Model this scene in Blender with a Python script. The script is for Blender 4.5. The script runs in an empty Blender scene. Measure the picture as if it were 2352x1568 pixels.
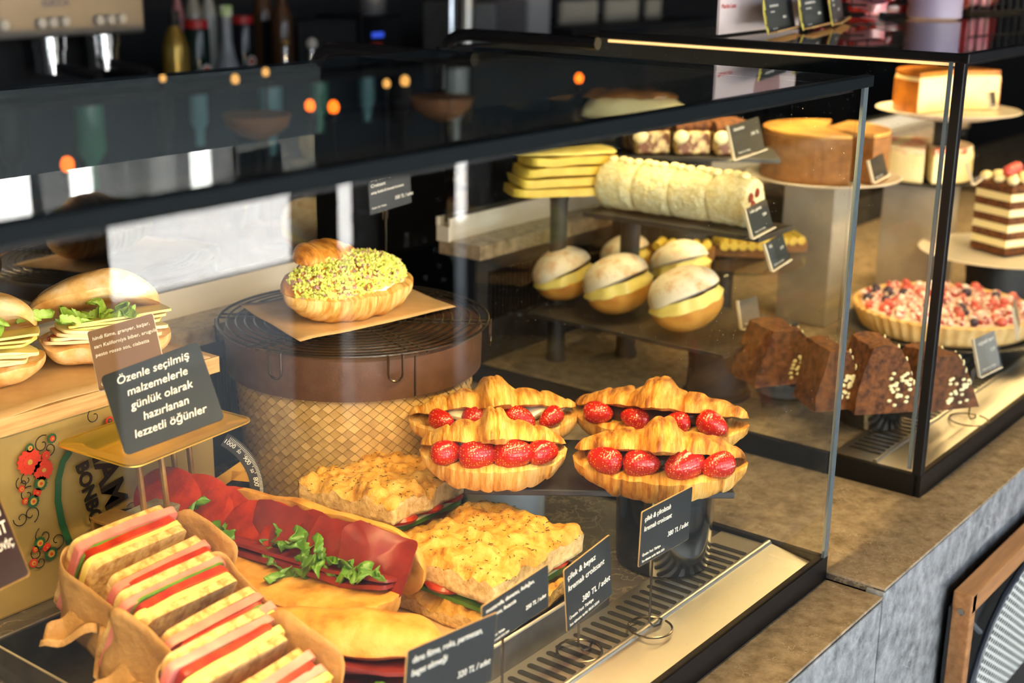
import bpy, math, random
from mathutils import Vector, Matrix, noise as mn
random.seed(7)
S = bpy.context.scene
COL = S.collection
PI = math.pi
# ---------------------------------------------------------------- camera
FPX = 3143.5; PITCH = 0.29; ROLL = 0.0146; YAW = 0.6552
CAM = Vector((-1.1873, -0.51, 0.6182))
fw = Vector((math.cos(PITCH)*math.cos(YAW), math.cos(PITCH)*math.sin(YAW), -math.sin(PITCH)))
rt0 = Vector((math.sin(YAW), -math.cos(YAW), 0)); up0 = rt0.cross(fw)
rt = rt0*math.cos(ROLL)+up0*math.sin(ROLL); up = -rt0*math.sin(ROLL)+up0*math.cos(ROLL)
cd = bpy.data.cameras.new('camera'); cam = bpy.data.objects.new('camera', cd); COL.objects.link(cam)
cam.matrix_world = Matrix(((rt.x, up.x, -fw.x, CAM.x), (rt.y, up.y, -fw.y, CAM.y), (rt.z, up.z, -fw.z, CAM.z), (0, 0, 0, 1)))
cd.sensor_width = 36; cd.lens = FPX/2352*36; cd.clip_start = 0.02
cd.dof.use_dof = True; cd.dof.focus_distance = 1.27; cd.dof.aperture_fstop = 5.2
S.camera = cam
S.view_settings.view_transform = 'Standard'; S.view_settings.look = 'None'; S.view_settings.gamma = 1
S.view_settings.exposure = 0.0
S.cycles.use_denoising = True; S.cycles.max_bounces = 10; S.cycles.transparent_max_bounces = 32
S.cycles.diffuse_bounces = 3; S.cycles.glossy_bounces = 5; S.cycles.sample_clamp_indirect = 40
S.cycles.caustics_reflective = False; S.cycles.caustics_refractive = False
# ---------------------------------------------------------------- world and large lights
w = bpy.data.worlds.new('sky'); S.world = w; w.use_nodes = True
bg = w.node_tree.nodes['Background']; bg.inputs[0].default_value = (0.78, 0.89, 1.0, 1); bg.inputs[1].default_value = 3.5

def area(name, loc, direction, sx, sy, power, color, spread=PI, portal=False):
    l = bpy.data.lights.new(name, 'AREA'); l.shape = 'RECTANGLE'; l.size = sx; l.size_y = sy
    l.energy = power; l.color = color; l.spread = spread
    if portal: l.cycles.is_portal = True
    o = bpy.data.objects.new(name, l); COL.objects.link(o); o.location = loc
    d = Vector(direction).normalized()
    x = Vector((1, 0, 0)); x = (x - d*x.dot(d)).normalized(); z = -d; y = z.cross(x)
    o.matrix_world = Matrix(((x.x, y.x, z.x, loc[0]), (x.y, y.y, z.y, loc[1]), (x.z, y.z, z.z, loc[2]), (0, 0, 0, 1)))
    return o
STORE_Y = -2.6
sl0 = bpy.data.lights.new('sun', 'SUN'); sl0.energy = 85; sl0.angle = .01; sl0.color = (1, .96, .9)
so = bpy.data.objects.new('sun', sl0); COL.objects.link(so); so.rotation_euler = (math.radians(-27), math.radians(-8), 0)
area('storefront_portal', (1.84, STORE_Y+.08, 0.42), (0, 1, 0), 1.66, 2.75, 1, (1, 1, 1), portal=True)
area('storefront_portal_left', (-1.75, STORE_Y+.08, 0.42), (0, 1, 0), 4.4, 2.75, 1, (1, 1, 1), portal=True)
WARM = (1.0, 0.70, 0.30)
area('front_case_led', (-0.75, 0.03, 0.484), (0, 0.35, -1), 1.46, 0.012, 13.5, WARM)
area('second_case_led', (1.19, 0.035, 0.494), (0, 0.4, -1), 1.86, 0.012, 13, WARM)
area('second_case_rear_fill', (1.19, 0.44, 0.488), (0, 0, -1), 1.86, 0.012, 4, WARM, spread=1.7)  # added lamp with no visible fixture, brightens the rear cakes

# ---------------------------------------------------------------- helpers
def P(px, py, ax, val):
    d = fw + rt*((px-1176)/FPX) + up*((784-py)/FPX)
    i = 'xyz'.index(ax)
    return CAM + d*((val-CAM[i])/d[i])
def D(px, py, dd):
    return CAM + (fw + rt*((px-1176)/FPX) + up*((784-py)/FPX))*dd
CR = YAW - PI/2        # heading with local x to the camera's right

def mat(name, c1, c2=None, scale=30, rough=.5, metal=0, bump=0, bscale=None, lo=.35, hi=.65, stretch=(1, 1, 1), spec=.5, sss=0, coat=0, detail=5, tex='noise', emit=0, dist=.002, c3=None, c3pos=None):
    m = bpy.data.materials.new(name); m.use_nodes = True
    N = m.node_tree.nodes; L = m.node_tree.links; b = N['Principled BSDF']
    b.inputs['Base Color'].default_value = (*c1, 1); b.inputs['Roughness'].default_value = rough
    b.inputs['Metallic'].default_value = metal; b.inputs['Specular IOR Level'].default_value = spec
    if sss: b.inputs['Subsurface Weight'].default_value = sss; b.inputs['Subsurface Radius'].default_value = (.01, .004, .002); b.inputs['Subsurface Scale'].default_value = 1
    if coat: b.inputs['Coat Weight'].default_value = coat; b.inputs['Coat Roughness'].default_value = .08
    if emit: b.inputs['Emission Color'].default_value = (*c1, 1); b.inputs['Emission Strength'].default_value = emit
    if c2 or bump:
        tc = N.new('ShaderNodeTexCoord'); mp = N.new('ShaderNodeMapping'); L.new(tc.outputs['Object'], mp.inputs[0]); mp.inputs['Scale'].default_value = stretch
    def T(s):
        if tex == 'voronoi':
            t = N.new('ShaderNodeTexVoronoi'); t.inputs['Scale'].default_value = s; o = t.outputs['Distance']
        elif tex == 'wave':
            t = N.new('ShaderNodeTexWave'); t.inputs['Scale'].default_value = s; t.inputs['Distortion'].default_value = 6; t.inputs['Detail'].default_value = 3; o = t.outputs['Fac']
        else:
            t = N.new('ShaderNodeTexNoise'); t.inputs['Scale'].default_value = s; t.inputs['Detail'].default_value = detail; t.inputs['Roughness'].default_value = .6; o = t.outputs['Fac']
        L.new(mp.outputs[0], t.inputs['Vector']); return o
    if c2:
        r = N.new('ShaderNodeValToRGB'); r.color_ramp.elements[0].position = lo; r.color_ramp.elements[1].position = hi
        r.color_ramp.elements[0].color = (*c1, 1); r.color_ramp.elements[1].color = (*c2, 1)
        if c3:
            e = r.color_ramp.elements.new(c3pos if c3pos is not None else (lo+hi)/2); e.color = (*c3, 1)
        L.new(T(scale), r.inputs[0]); L.new(r.outputs[0], b.inputs['Base Color'])
    if bump:
        bp = N.new('ShaderNodeBump'); bp.inputs['Strength'].default_value = bump; bp.inputs['Distance'].default_value = dist
        L.new(T(bscale or scale), bp.inputs['Height']); L.new(bp.outputs[0], b.inputs['Normal'])
    return m

def glass(name, tint=(1, 1, 1), ior=1.55, rough=0.0, dust=0.0):
    m = bpy.data.materials.new(name); m.use_nodes = True; N = m.node_tree.nodes; L = m.node_tree.links
    N.remove(N['Principled BSDF']); out = N['Material Output']
    tr = N.new('ShaderNodeBsdfTransparent'); tr.inputs[0].default_value = (*tint, 1)
    tr2 = N.new('ShaderNodeBsdfTransparent')
    gl = N.new('ShaderNodeBsdfGlossy'); gl.inputs['Roughness'].default_value = rough
    fr = N.new('ShaderNodeFresnel'); fr.inputs[0].default_value = ior
    geo = N.new('ShaderNodeNewGeometry')
    mx = N.new('ShaderNodeMixShader'); L.new(fr.outputs[0], mx.inputs[0]); L.new(tr.outputs[0], mx.inputs[1]); L.new(gl.outputs[0], mx.inputs[2])
    src = mx.outputs[0]
    if dust:
        df = N.new('ShaderNodeBsdfDiffuse'); df.inputs[0].default_value = (.7, .7, .65, 1)
        tc = N.new('ShaderNodeTexCoord'); v = N.new('ShaderNodeTexVoronoi'); v.inputs['Scale'].default_value = 160; L.new(tc.outputs['Object'], v.inputs['Vector'])
        r = N.new('ShaderNodeMapRange'); r.inputs['From Min'].default_value = .04; r.inputs['From Max'].default_value = .09; r.inputs['To Min'].default_value = dust; r.inputs['To Max'].default_value = 0
        L.new(v.outputs['Distance'], r.inputs[0]); m2 = N.new('ShaderNodeMixShader'); L.new(r.outputs[0], m2.inputs[0]); L.new(src, m2.inputs[1]); L.new(df.outputs[0], m2.inputs[2]); src = m2.outputs[0]
    m3 = N.new('ShaderNodeMixShader'); L.new(geo.outputs['Backfacing'], m3.inputs[0]); L.new(src, m3.inputs[1]); L.new(tr2.outputs[0], m3.inputs[2])
    L.new(m3.outputs[0], out.inputs[0]); return m

class MB:
    def __init__(s): s.v = []; s.f = []
    def add(s, vs, fs):
        b = len(s.v); s.v += [Vector(x) for x in vs]; s.f += [tuple(b+i for i in f) for f in fs]; return s
    def box(s, c, d, rz=0, M=None):
        x, y, z = [q/2 for q in d]; vs = [Vector((a, b_, e)) for a in (-x, x) for b_ in (-y, y) for e in (-z, z)]
        R = Matrix.Rotation(rz, 3, 'Z') if M is None else M
        return s.add([R @ q + Vector(c) for q in vs], [(0, 1, 3, 2), (4, 6, 7, 5), (0, 4, 5, 1), (2, 3, 7, 6), (0, 2, 6, 4), (1, 5, 7, 3)])
    def tube(s, pts, r, n=8, closed=False):
        pts = [Vector(p) for p in pts]; k = len(pts); vs = []; fs = []; prev = None
        for i, p in enumerate(pts):
            if closed: t = pts[(i+1) % k]-pts[i-1]
            else: t = pts[min(i+1, k-1)]-pts[max(i-1, 0)]
            t.normalize()
            a = prev if prev is not None else (Vector((0, 0, 1)) if abs(t.z) < .9 else Vector((1, 0, 0)))
            a = (a - t*a.dot(t)).normalized(); prev = a; b = t.cross(a)
            rr = r[i] if isinstance(r, (list, tuple)) else r
            vs += [p+(a*math.cos(2*PI*j/n)+b*math.sin(2*PI*j/n))*rr for j in range(n)]
        for i in range(k if closed else k-1):
            for j in range(n):
                a0 = i*n+j; a1 = i*n+(j+1) % n; b0 = ((i+1) % k)*n+j; b1 = ((i+1) % k)*n+(j+1) % n
                fs.append((a0, a1, b1, b0))
        if not closed: fs += [tuple(range(n))[::-1], tuple((k-1)*n+j for j in range(n))]
        return s.add(vs, fs)
    def lathe(s, prof, n=48, c=(0, 0, 0), sx=1, sy=1):
        vs = []; fs = []; c = Vector(c); k = len(prof)
        for (r, z) in prof:
            vs += [c+Vector((r*math.cos(2*PI*j/n)*sx, r*math.sin(2*PI*j/n)*sy, z)) for j in range(n)]
        for i in range(k-1):
            for j in range(n): fs.append((i*n+j, i*n+(j+1) % n, (i+1)*n+(j+1) % n, (i+1)*n+j))
        if prof[0][0] > 1e-6: fs.append(tuple(range(n))[::-1])
        if prof[-1][0] > 1e-6: fs.append(tuple((k-1)*n+j for j in range(n)))
        return s.add(vs, fs)
    def grid(s, F, nu, nv, cu=False, cv=False):
        vs = [F(i/(nu if cu else nu-1), j/(nv if cv else nv-1)) for i in range(nu) for j in range(nv)]; fs = []
        for i in range(nu if cu else nu-1):
            for j in range(nv if cv else nv-1):
                a = i*nv+j; b = i*nv+(j+1) % nv; c = ((i+1) % nu)*nv+(j+1) % nv; d = ((i+1) % nu)*nv+j
                fs.append((a, b, c, d))
        return s.add(vs, fs)
    def prism(s, poly, z0, z1):
        n = len(poly); vs = [(*p, z0) for p in poly]+[(*p, z1) for p in poly]
        return s.add(vs, [tuple(range(n))[::-1], tuple(range(n, 2*n))]+[(i, (i+1) % n, n+(i+1) % n, n+i) for i in range(n)])
    def ball(s, c, r, n=12, m=8, nz=0, seed=0):
        c = Vector(c); r = Vector(r) if hasattr(r, '__len__') else Vector((r, r, r))
        def F(u, v):
            a = 2*PI*u; b = PI*v; d = Vector((math.cos(a)*math.sin(b), math.sin(a)*math.sin(b), math.cos(b)))
            k = 1+(mn.noise(d*1.7+Vector((seed, seed*.7, 0)))*nz if nz else 0)
            return c+Vector((d.x*r.x, d.y*r.y, d.z*r.z))*k
        return s.grid(F, n, m, cu=True)
    def obj(s, name, m, parent=None, loc=None, smooth=True, rot=None, bevel=0, sub=0, angle=40):
        me = bpy.data.meshes.new(name); me.from_pydata([tuple(x) for x in s.v], [], s.f); me.update()
        import bmesh
        bm = bmesh.new(); bm.from_mesh(me); bmesh.ops.remove_doubles(bm, verts=bm.verts, dist=1e-6); bmesh.ops.recalc_face_normals(bm, faces=bm.faces); bm.to_mesh(me); bm.free()
        if smooth:
            me.shade_smooth()
            try: me.set_sharp_from_angle(angle=math.radians(angle))
            except Exception: pass
        for q in (m if isinstance(m, (list, tuple)) else [m]): me.materials.append(q)
        o = bpy.data.objects.new(name, me); COL.objects.link(o)
        if parent is not None: o.parent = parent
        if loc is not None: o.location = loc
        if rot is not None: o.rotation_euler = rot if hasattr(rot, '__len__') else (0, 0, rot)
        if bevel:
            b = o.modifiers.new('bevel', 'BEVEL'); b.width = bevel; b.segments = 2; b.limit_method = 'ANGLE'; b.harden_normals = False
        if sub: q = o.modifiers.new('sub', 'SUBSURF'); q.levels = sub; q.render_levels = sub
        return o
def tag(o, label=None, cat=None, group=None, kind=None):
    if label: o['label'] = label
    if cat: o['category'] = cat
    if group: o['group'] = group
    if kind: o['kind'] = kind
    return o
def thing(name, label, cat, loc=(0, 0, 0), rz=0, group=None, rot=None):
    o = bpy.data.objects.new(name, None); COL.objects.link(o); o.location = loc; o.empty_display_size = .02
    o.rotation_euler = rot if rot else (0, 0, rz)
    return tag(o, label, cat, group)
def frame(o, origin, X, Y):
    X = X.normalized(); Z = X.cross(Y).normalized(); Y = Z.cross(X)
    o.matrix_world = Matrix(((X.x, Y.x, Z.x, origin.x), (X.y, Y.y, Z.y, origin.y), (X.z, Y.z, Z.z, origin.z), (0, 0, 0, 1)))
def copy_tree(o, parent=None):
    c = o.copy(); COL.objects.link(c)
    if parent is not None: c.parent = parent
    for ch in list(o.children): copy_tree(ch, c)
    return c
def text(s, size, m, parent, loc, rz=0, shear=0, ext=.0002, name='lettering', align='LEFT', xs=1, bold=0, rot=None):
    c = bpy.data.curves.new(name, 'FONT'); c.body = s; c.size = size; c.shear = shear; c.extrude = ext; c.align_x = align; c.space_line = 1.0; c.offset = bold; c.resolution_u = 3
    t = bpy.data.objects.new(name, c); COL.objects.link(t)
    me = bpy.data.meshes.new_from_object(t.evaluated_get(bpy.context.evaluated_depsgraph_get()))
    bpy.data.objects.remove(t); me.name = name; me.materials.clear(); me.materials.append(m)
    o = bpy.data.objects.new(name, me); COL.objects.link(o); o.parent = parent; o.location = loc; o.rotation_euler = rot if rot else (0, 0, rz); o.scale = (xs, 1, 1)
    return o

# ---------------------------------------------------------------- materials
BLACK = mat('black_metal', (.005, .005, .006), rough=.4, spec=.25)
BLACKM = mat('matte_black', (.012, .012, .013), rough=.55)
STEEL = mat('brushed_steel', (.78, .74, .66), rough=.36, metal=1, bump=.12, bscale=60, stretch=(1, 30, 30))
STEELD = mat('dark_steel', (.25, .25, .26), rough=.35, metal=1)
CHROME = mat('chrome', (.75, .75, .77), rough=.08, metal=1)
WIRE = mat('dark_wire', (.12, .10, .08), rough=.25, metal=.9)
GLASS = glass('clear_glass', (.985, 1, .99), ior=1.56, dust=.25)
GLASSS = glass('side_pane_glass', (.97, .99, .98), ior=1.5, dust=.35)
GLASST = glass('top_glass', (.96, .99, .975), ior=1.55, dust=.3)
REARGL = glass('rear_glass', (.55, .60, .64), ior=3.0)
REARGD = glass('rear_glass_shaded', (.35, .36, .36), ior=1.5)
TRIMM = mat('painted_glass_trim', (.003, .005, .006), rough=.55, spec=.08)
HEADB = mat('header_black', (.004, .004, .004), rough=.7, spec=.1)
EDGE = mat('glass_edge', (.10, .17, .17), rough=.08, spec=.9, coat=.5)
EDGEB = mat('polished_glass_corner', (.12, .15, .16), rough=.12, spec=.8, coat=.5, metal=.2)
CREAMP = mat('pale_metal', (.72, .66, .55), rough=.35)
GOLD = mat('brass', (.98, .70, .13), rough=.42, metal=1, bump=.08, bscale=40)
GOLDD = mat('worn_brass', (.55, .34, .10), (.35, .20, .07), scale=25, rough=.45, metal=.7)
PARCH = mat('parchment', (.72, .48, .24), (.62, .39, .18), scale=35, rough=.75, bump=.15, bscale=30)
KRAFT = mat('kraft_paper', (.50, .28, .09), (.40, .20, .055), scale=18, rough=.6, bump=1, bscale=30, dist=.006)
SLATE = mat('slate', (.018, .018, .02), (.035, .034, .035), scale=40, rough=.45, bump=.3)
MIDN = mat('blackboard', (.010, .015, .019), rough=.5)
BROWNC = mat('brown_card', (.20, .12, .075), rough=.5)
WHITE = mat('white_ink', (.82, .80, .74), rough=.6)
WHITEP = mat('white_porcelain', (.80, .74, .64), rough=.25)
PASTRY = mat('pastry', (.44, .15, .018), (.84, .52, .15), scale=34, rough=.42, bump=1, bscale=60, stretch=(5, .9, .9), lo=.36, hi=.64, c3=(.74, .36, .06), dist=.003)
PASTRYB = mat('pastry_browned', (.26, .075, .008), (.78, .42, .10), scale=34, rough=.36, bump=1, bscale=60, stretch=(4, 1, 1), lo=.36, hi=.66, c3=(.60, .25, .035), dist=.003)
PASTRYP = mat('pastry_pale', (.60, .25, .04), (.88, .62, .25), scale=30, c3=(.80, .46, .12), rough=.5, bump=1, bscale=60, stretch=(6, .9, .9), lo=.36, hi=.62, dist=.003)
CRUMB = mat('bread_crumb', (.90, .74, .42), (.80, .58, .26), scale=120, rough=.8, bump=.6, bscale=160, sss=.1)
CRUST = mat('bread_crust', (.40, .145, .016), (.72, .38, .09), scale=30, rough=.5, bump=.8, bscale=90, c3=(.63, .30, .05))
CRUSTP = mat('floured_crust', (.60, .30, .07), (.86, .68, .42), scale=34, rough=.7, bump=.6, bscale=110, c3=(.78, .48, .18))
FOCA = mat('focaccia_crust', (.30, .10, .010), (.84, .54, .15), scale=55, rough=.38, bump=1, bscale=140, lo=.30, hi=.66, c3=(.70, .35, .05), c3pos=.44, dist=.003, detail=8)
FOCAS = mat('focaccia_side', (.82, .58, .26), (.50, .28, .07), scale=150, rough=.8, bump=.8, bscale=180, lo=.42, hi=.7)
BERRY = None
CREAM = mat('whipped_cream', (.90, .84, .66), rough=.45, sss=.2, bump=.1, bscale=60)
CHOC = mat('chocolate_cream', (.05, .018, .008), rough=.3)
CHEESE = mat('cheese', (.90, .72, .18), rough=.35, sss=.15)
CHEESEP = mat('pale_cheese', (.93, .80, .36), rough=.35, sss=.15)
HAM = mat('ham', (.78, .27, .22), (.62, .16, .14), scale=30, rough=.4, sss=.1)
CURED = mat('cured_beef', (.26, .028, .022), (.16, .015, .014), scale=40, rough=.35)
TOMATO = mat('tomato', (.50, .045, .008), (.26, .012, .004), scale=60, rough=.28, bump=.3)
ROCKET = mat('rocket_leaf', (.05, .15, .015), (.12, .27, .03), scale=50, rough=.4, bump=.4)
PIST = mat('pistachio', (.74, .74, .22), (.46, .55, .07), scale=120, rough=.6)
PISTR = mat('pistachio_skin', (.42, .25, .22), rough=.7)

def strawberry_mat():
    m = bpy.data.materials.new('strawberry_skin'); m.use_nodes = True; N = m.node_tree.nodes; L = m.node_tree.links; b = N['Principled BSDF']
    tc = N.new('ShaderNodeTexCoord'); v = N.new('ShaderNodeTexVoronoi'); v.inputs['Scale'].default_value = 420; v.inputs['Randomness'].default_value = .45
    L.new(tc.outputs['Object'], v.inputs['Vector'])
    r = N.new('ShaderNodeValToRGB'); e = r.color_ramp.elements; e[0].position = .16; e[0].color = (.85, .42, .08, 1); e[1].position = .26; e[1].color = (.42, .010, .005, 1)
    L.new(v.outputs['Distance'], r.inputs[0]); L.new(r.outputs[0], b.inputs['Base Color'])
    bp = N.new('ShaderNodeBump'); bp.inputs['Strength'].default_value = .5; bp.inputs['Distance'].default_value = .001; L.new(v.outputs['Distance'], bp.inputs['Height']); L.new(bp.outputs[0], b.inputs['Normal'])
    b.inputs['Roughness'].default_value = .22; b.inputs['Coat Weight'].default_value = .3
    return m
BERRY = strawberry_mat()

def marble(name, base, mid, vein, scale=6, rough=.2, vs=9, vw=.03, bump=0):
    m = bpy.data.materials.new(name); m.use_nodes = True; N = m.node_tree.nodes; L = m.node_tree.links; b = N['Principled BSDF']
    tc = N.new('ShaderNodeTexCoord'); n = N.new('ShaderNodeTexNoise'); n.inputs['Scale'].default_value = scale; n.inputs['Detail'].default_value = 9; n.inputs['Roughness'].default_value = .65
    L.new(tc.outputs['Object'], n.inputs['Vector'])
    r = N.new('ShaderNodeValToRGB'); r.color_ramp.elements[0].position = .32; r.color_ramp.elements[1].position = .68
    r.color_ramp.elements[0].color = (*base, 1); r.color_ramp.elements[1].color = (*mid, 1); L.new(n.outputs['Fac'], r.inputs[0])
    # warped thin veins
    n2 = N.new('ShaderNodeTexNoise'); n2.inputs['Scale'].default_value = vs*.6; n2.inputs['Detail'].default_value = 6; L.new(tc.outputs['Object'], n2.inputs['Vector'])
    mxv = N.new('ShaderNodeMixRGB'); mxv.inputs[0].default_value = .22; L.new(tc.outputs['Object'], mxv.inputs[1]); L.new(n2.outputs['Color'], mxv.inputs[2])
    v = N.new('ShaderNodeTexVoronoi'); v.feature = 'DISTANCE_TO_EDGE'; v.inputs['Scale'].default_value = vs; L.new(mxv.outputs[0], v.inputs['Vector'])
    r2 = N.new('ShaderNodeValToRGB'); r2.color_ramp.elements[0].position = 0; r2.color_ramp.elements[1].position = vw; r2.color_ramp.elements[0].color = (1, 1, 1, 1); r2.color_ramp.elements[1].color = (0, 0, 0, 1)
    L.new(v.outputs['Distance'], r2.inputs[0])
    n3 = N.new('ShaderNodeTexNoise'); n3.inputs['Scale'].default_value = vs*.8; L.new(tc.outputs['Object'], n3.inputs['Vector'])
    ml = N.new('ShaderNodeMath'); ml.operation = 'MULTIPLY'; L.new(r2.outputs[0], ml.inputs[0])
    r3 = N.new('ShaderNodeMapRange'); r3.inputs['From Min'].default_value = .42; r3.inputs['From Max'].default_value = .62; L.new(n3.outputs['Fac'], r3.inputs[0]); L.new(r3.outputs[0], ml.inputs[1])
    mx = N.new('ShaderNodeMixRGB'); L.new(ml.outputs[0], mx.inputs[0]); L.new(r.outputs[0], mx.inputs[1]); mx.inputs[2].default_value = (*vein, 1)
    L.new(mx.outputs[0], b.inputs['Base Color']); b.inputs['Roughness'].default_value = rough
    if bump:
        bp = N.new('ShaderNodeBump'); bp.inputs['Strength'].default_value = bump; bp.inputs['Distance'].default_value = .001; L.new(n.outputs['Fac'], bp.inputs['Height']); L.new(bp.outputs[0], b.inputs['Normal'])
    return m
MBROWN = marble('brown_marble', (.20, .145, .090), (.46, .355, .235), (.58, .47, .33), scale=60, rough=.26, vs=40, vw=.03)
MDARK = marble('dark_marble', (.085, .075, .062), (.17, .145, .12), (.36, .30, .22), scale=18, rough=.2, vs=30, vw=.06)
MGREY = marble('grey_marble', (.10, .108, .115), (.36, .375, .385), (.42, .43, .45), scale=60, rough=.45, vs=16, vw=.012, bump=.4)
WOOD = mat('oak', (.42, .20, .075), (.28, .12, .04), scale=10, stretch=(1, 12, 12), rough=.45)
PLY = mat('plywood', (.62, .38, .15), (.42, .22, .07), scale=14, stretch=(1, 1, 20), rough=.5)
FLOORM = mat('floor_tiles', (.36, .35, .33), (.46, .45, .43), scale=2, rough=.35)
WALLD = mat('dark_wall', (.022, .022, .025), (.035, .033, .033), scale=3, rough=.7)
WALLB = mat('slate_blue_panel', (.020, .030, .040), rough=.6, spec=.2)

def struct(o, label=None): o['kind'] = 'structure'; return o

# ---------------------------------------------------------------- the room
FZ = -.95; CZ = 2.1
struct(MB().box((1, -.3, FZ-.05), (10.5, 6.2, .1)).obj('floor', FLOORM, smooth=False))
struct(MB().box((1, 0, CZ+.05), (10.5, 5.6, .1)).obj('ceiling', WALLD, smooth=False))
struct(MB().box((1, 2.75, (FZ+CZ)/2), (10.5, .1, CZ-FZ)).obj('wall_back', WALLD, smooth=False))
struct(MB().box((-4.2, 0, (FZ+CZ)/2), (.1, 5.4, CZ-FZ)).obj('wall_left', WALLD, smooth=False))
struct(MB().box((6.2, 0, (FZ+CZ)/2), (.1, 5.4, CZ-FZ)).obj('wall_right', WALLD, smooth=False))
# storefront: header, mullions, open glazing
struct(MB().box((1, STORE_Y, CZ-.15), (10.5, .12, .3)).obj('wall_front', WALLD, smooth=False))
mul = 1
for x, wd in ((-4.1, .3), (-1.7, .12), (.72, .56), (1.82, .10), (2.25, .40), (4.45, 3.6)):
    struct(MB().box((x, STORE_Y, (FZ+CZ-.3)/2), (wd, .12, CZ-FZ-.3)).obj('trim_%d' % mul, WALLD, smooth=False)); mul += 1
PAVE = mat('pavement', (.78, .78, .77), (.66, .66, .66), scale=2, rough=.8)
struct(MB().box((1, STORE_Y-6.6, FZ-.06), (30, 13, .1)).obj('floor_pavement', PAVE, smooth=False))

# ---------------------------------------------------------------- counter
LH = .009
cnt = thing('counter', 'long stone counter with brown marble top and grey marble front carrying the glass cases', 'counter', (0, 0, FZ))
def cb(name, c, d, m, bev=.0015): return MB().box(c, d).obj(name, m, cnt, loc=(0, 0, -FZ), smooth=False, bevel=bev)
cb('worktop', (-.85, .43, -.0015), (1.70, .981, .003), MBROWN, .0008)
cb('worktop', (1.751, .43, LH-.0015), (3.50, .984, .003), MBROWN, .0008)
cb('worktop_edge', (1.751, .435, LH/2-.0015), (3.4985, .970, LH-.0031), MDARK, .0004)
for x0, x1, dy in ((-1.7, -.004, 0), (0, .235, 0), (.237, 1.6, .001), (1.602, 3.5, 0)):
    o = cb('front_panel', ((x0+x1)/2, -.052+dy, -.004-.45+(LH-.0005 if x0 > -.01 else 0)), (x1-x0, .02, .90), MGREY)
cb('base', (.9, .46, -.48), (5.1, .9, .94), BLACKM)
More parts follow.
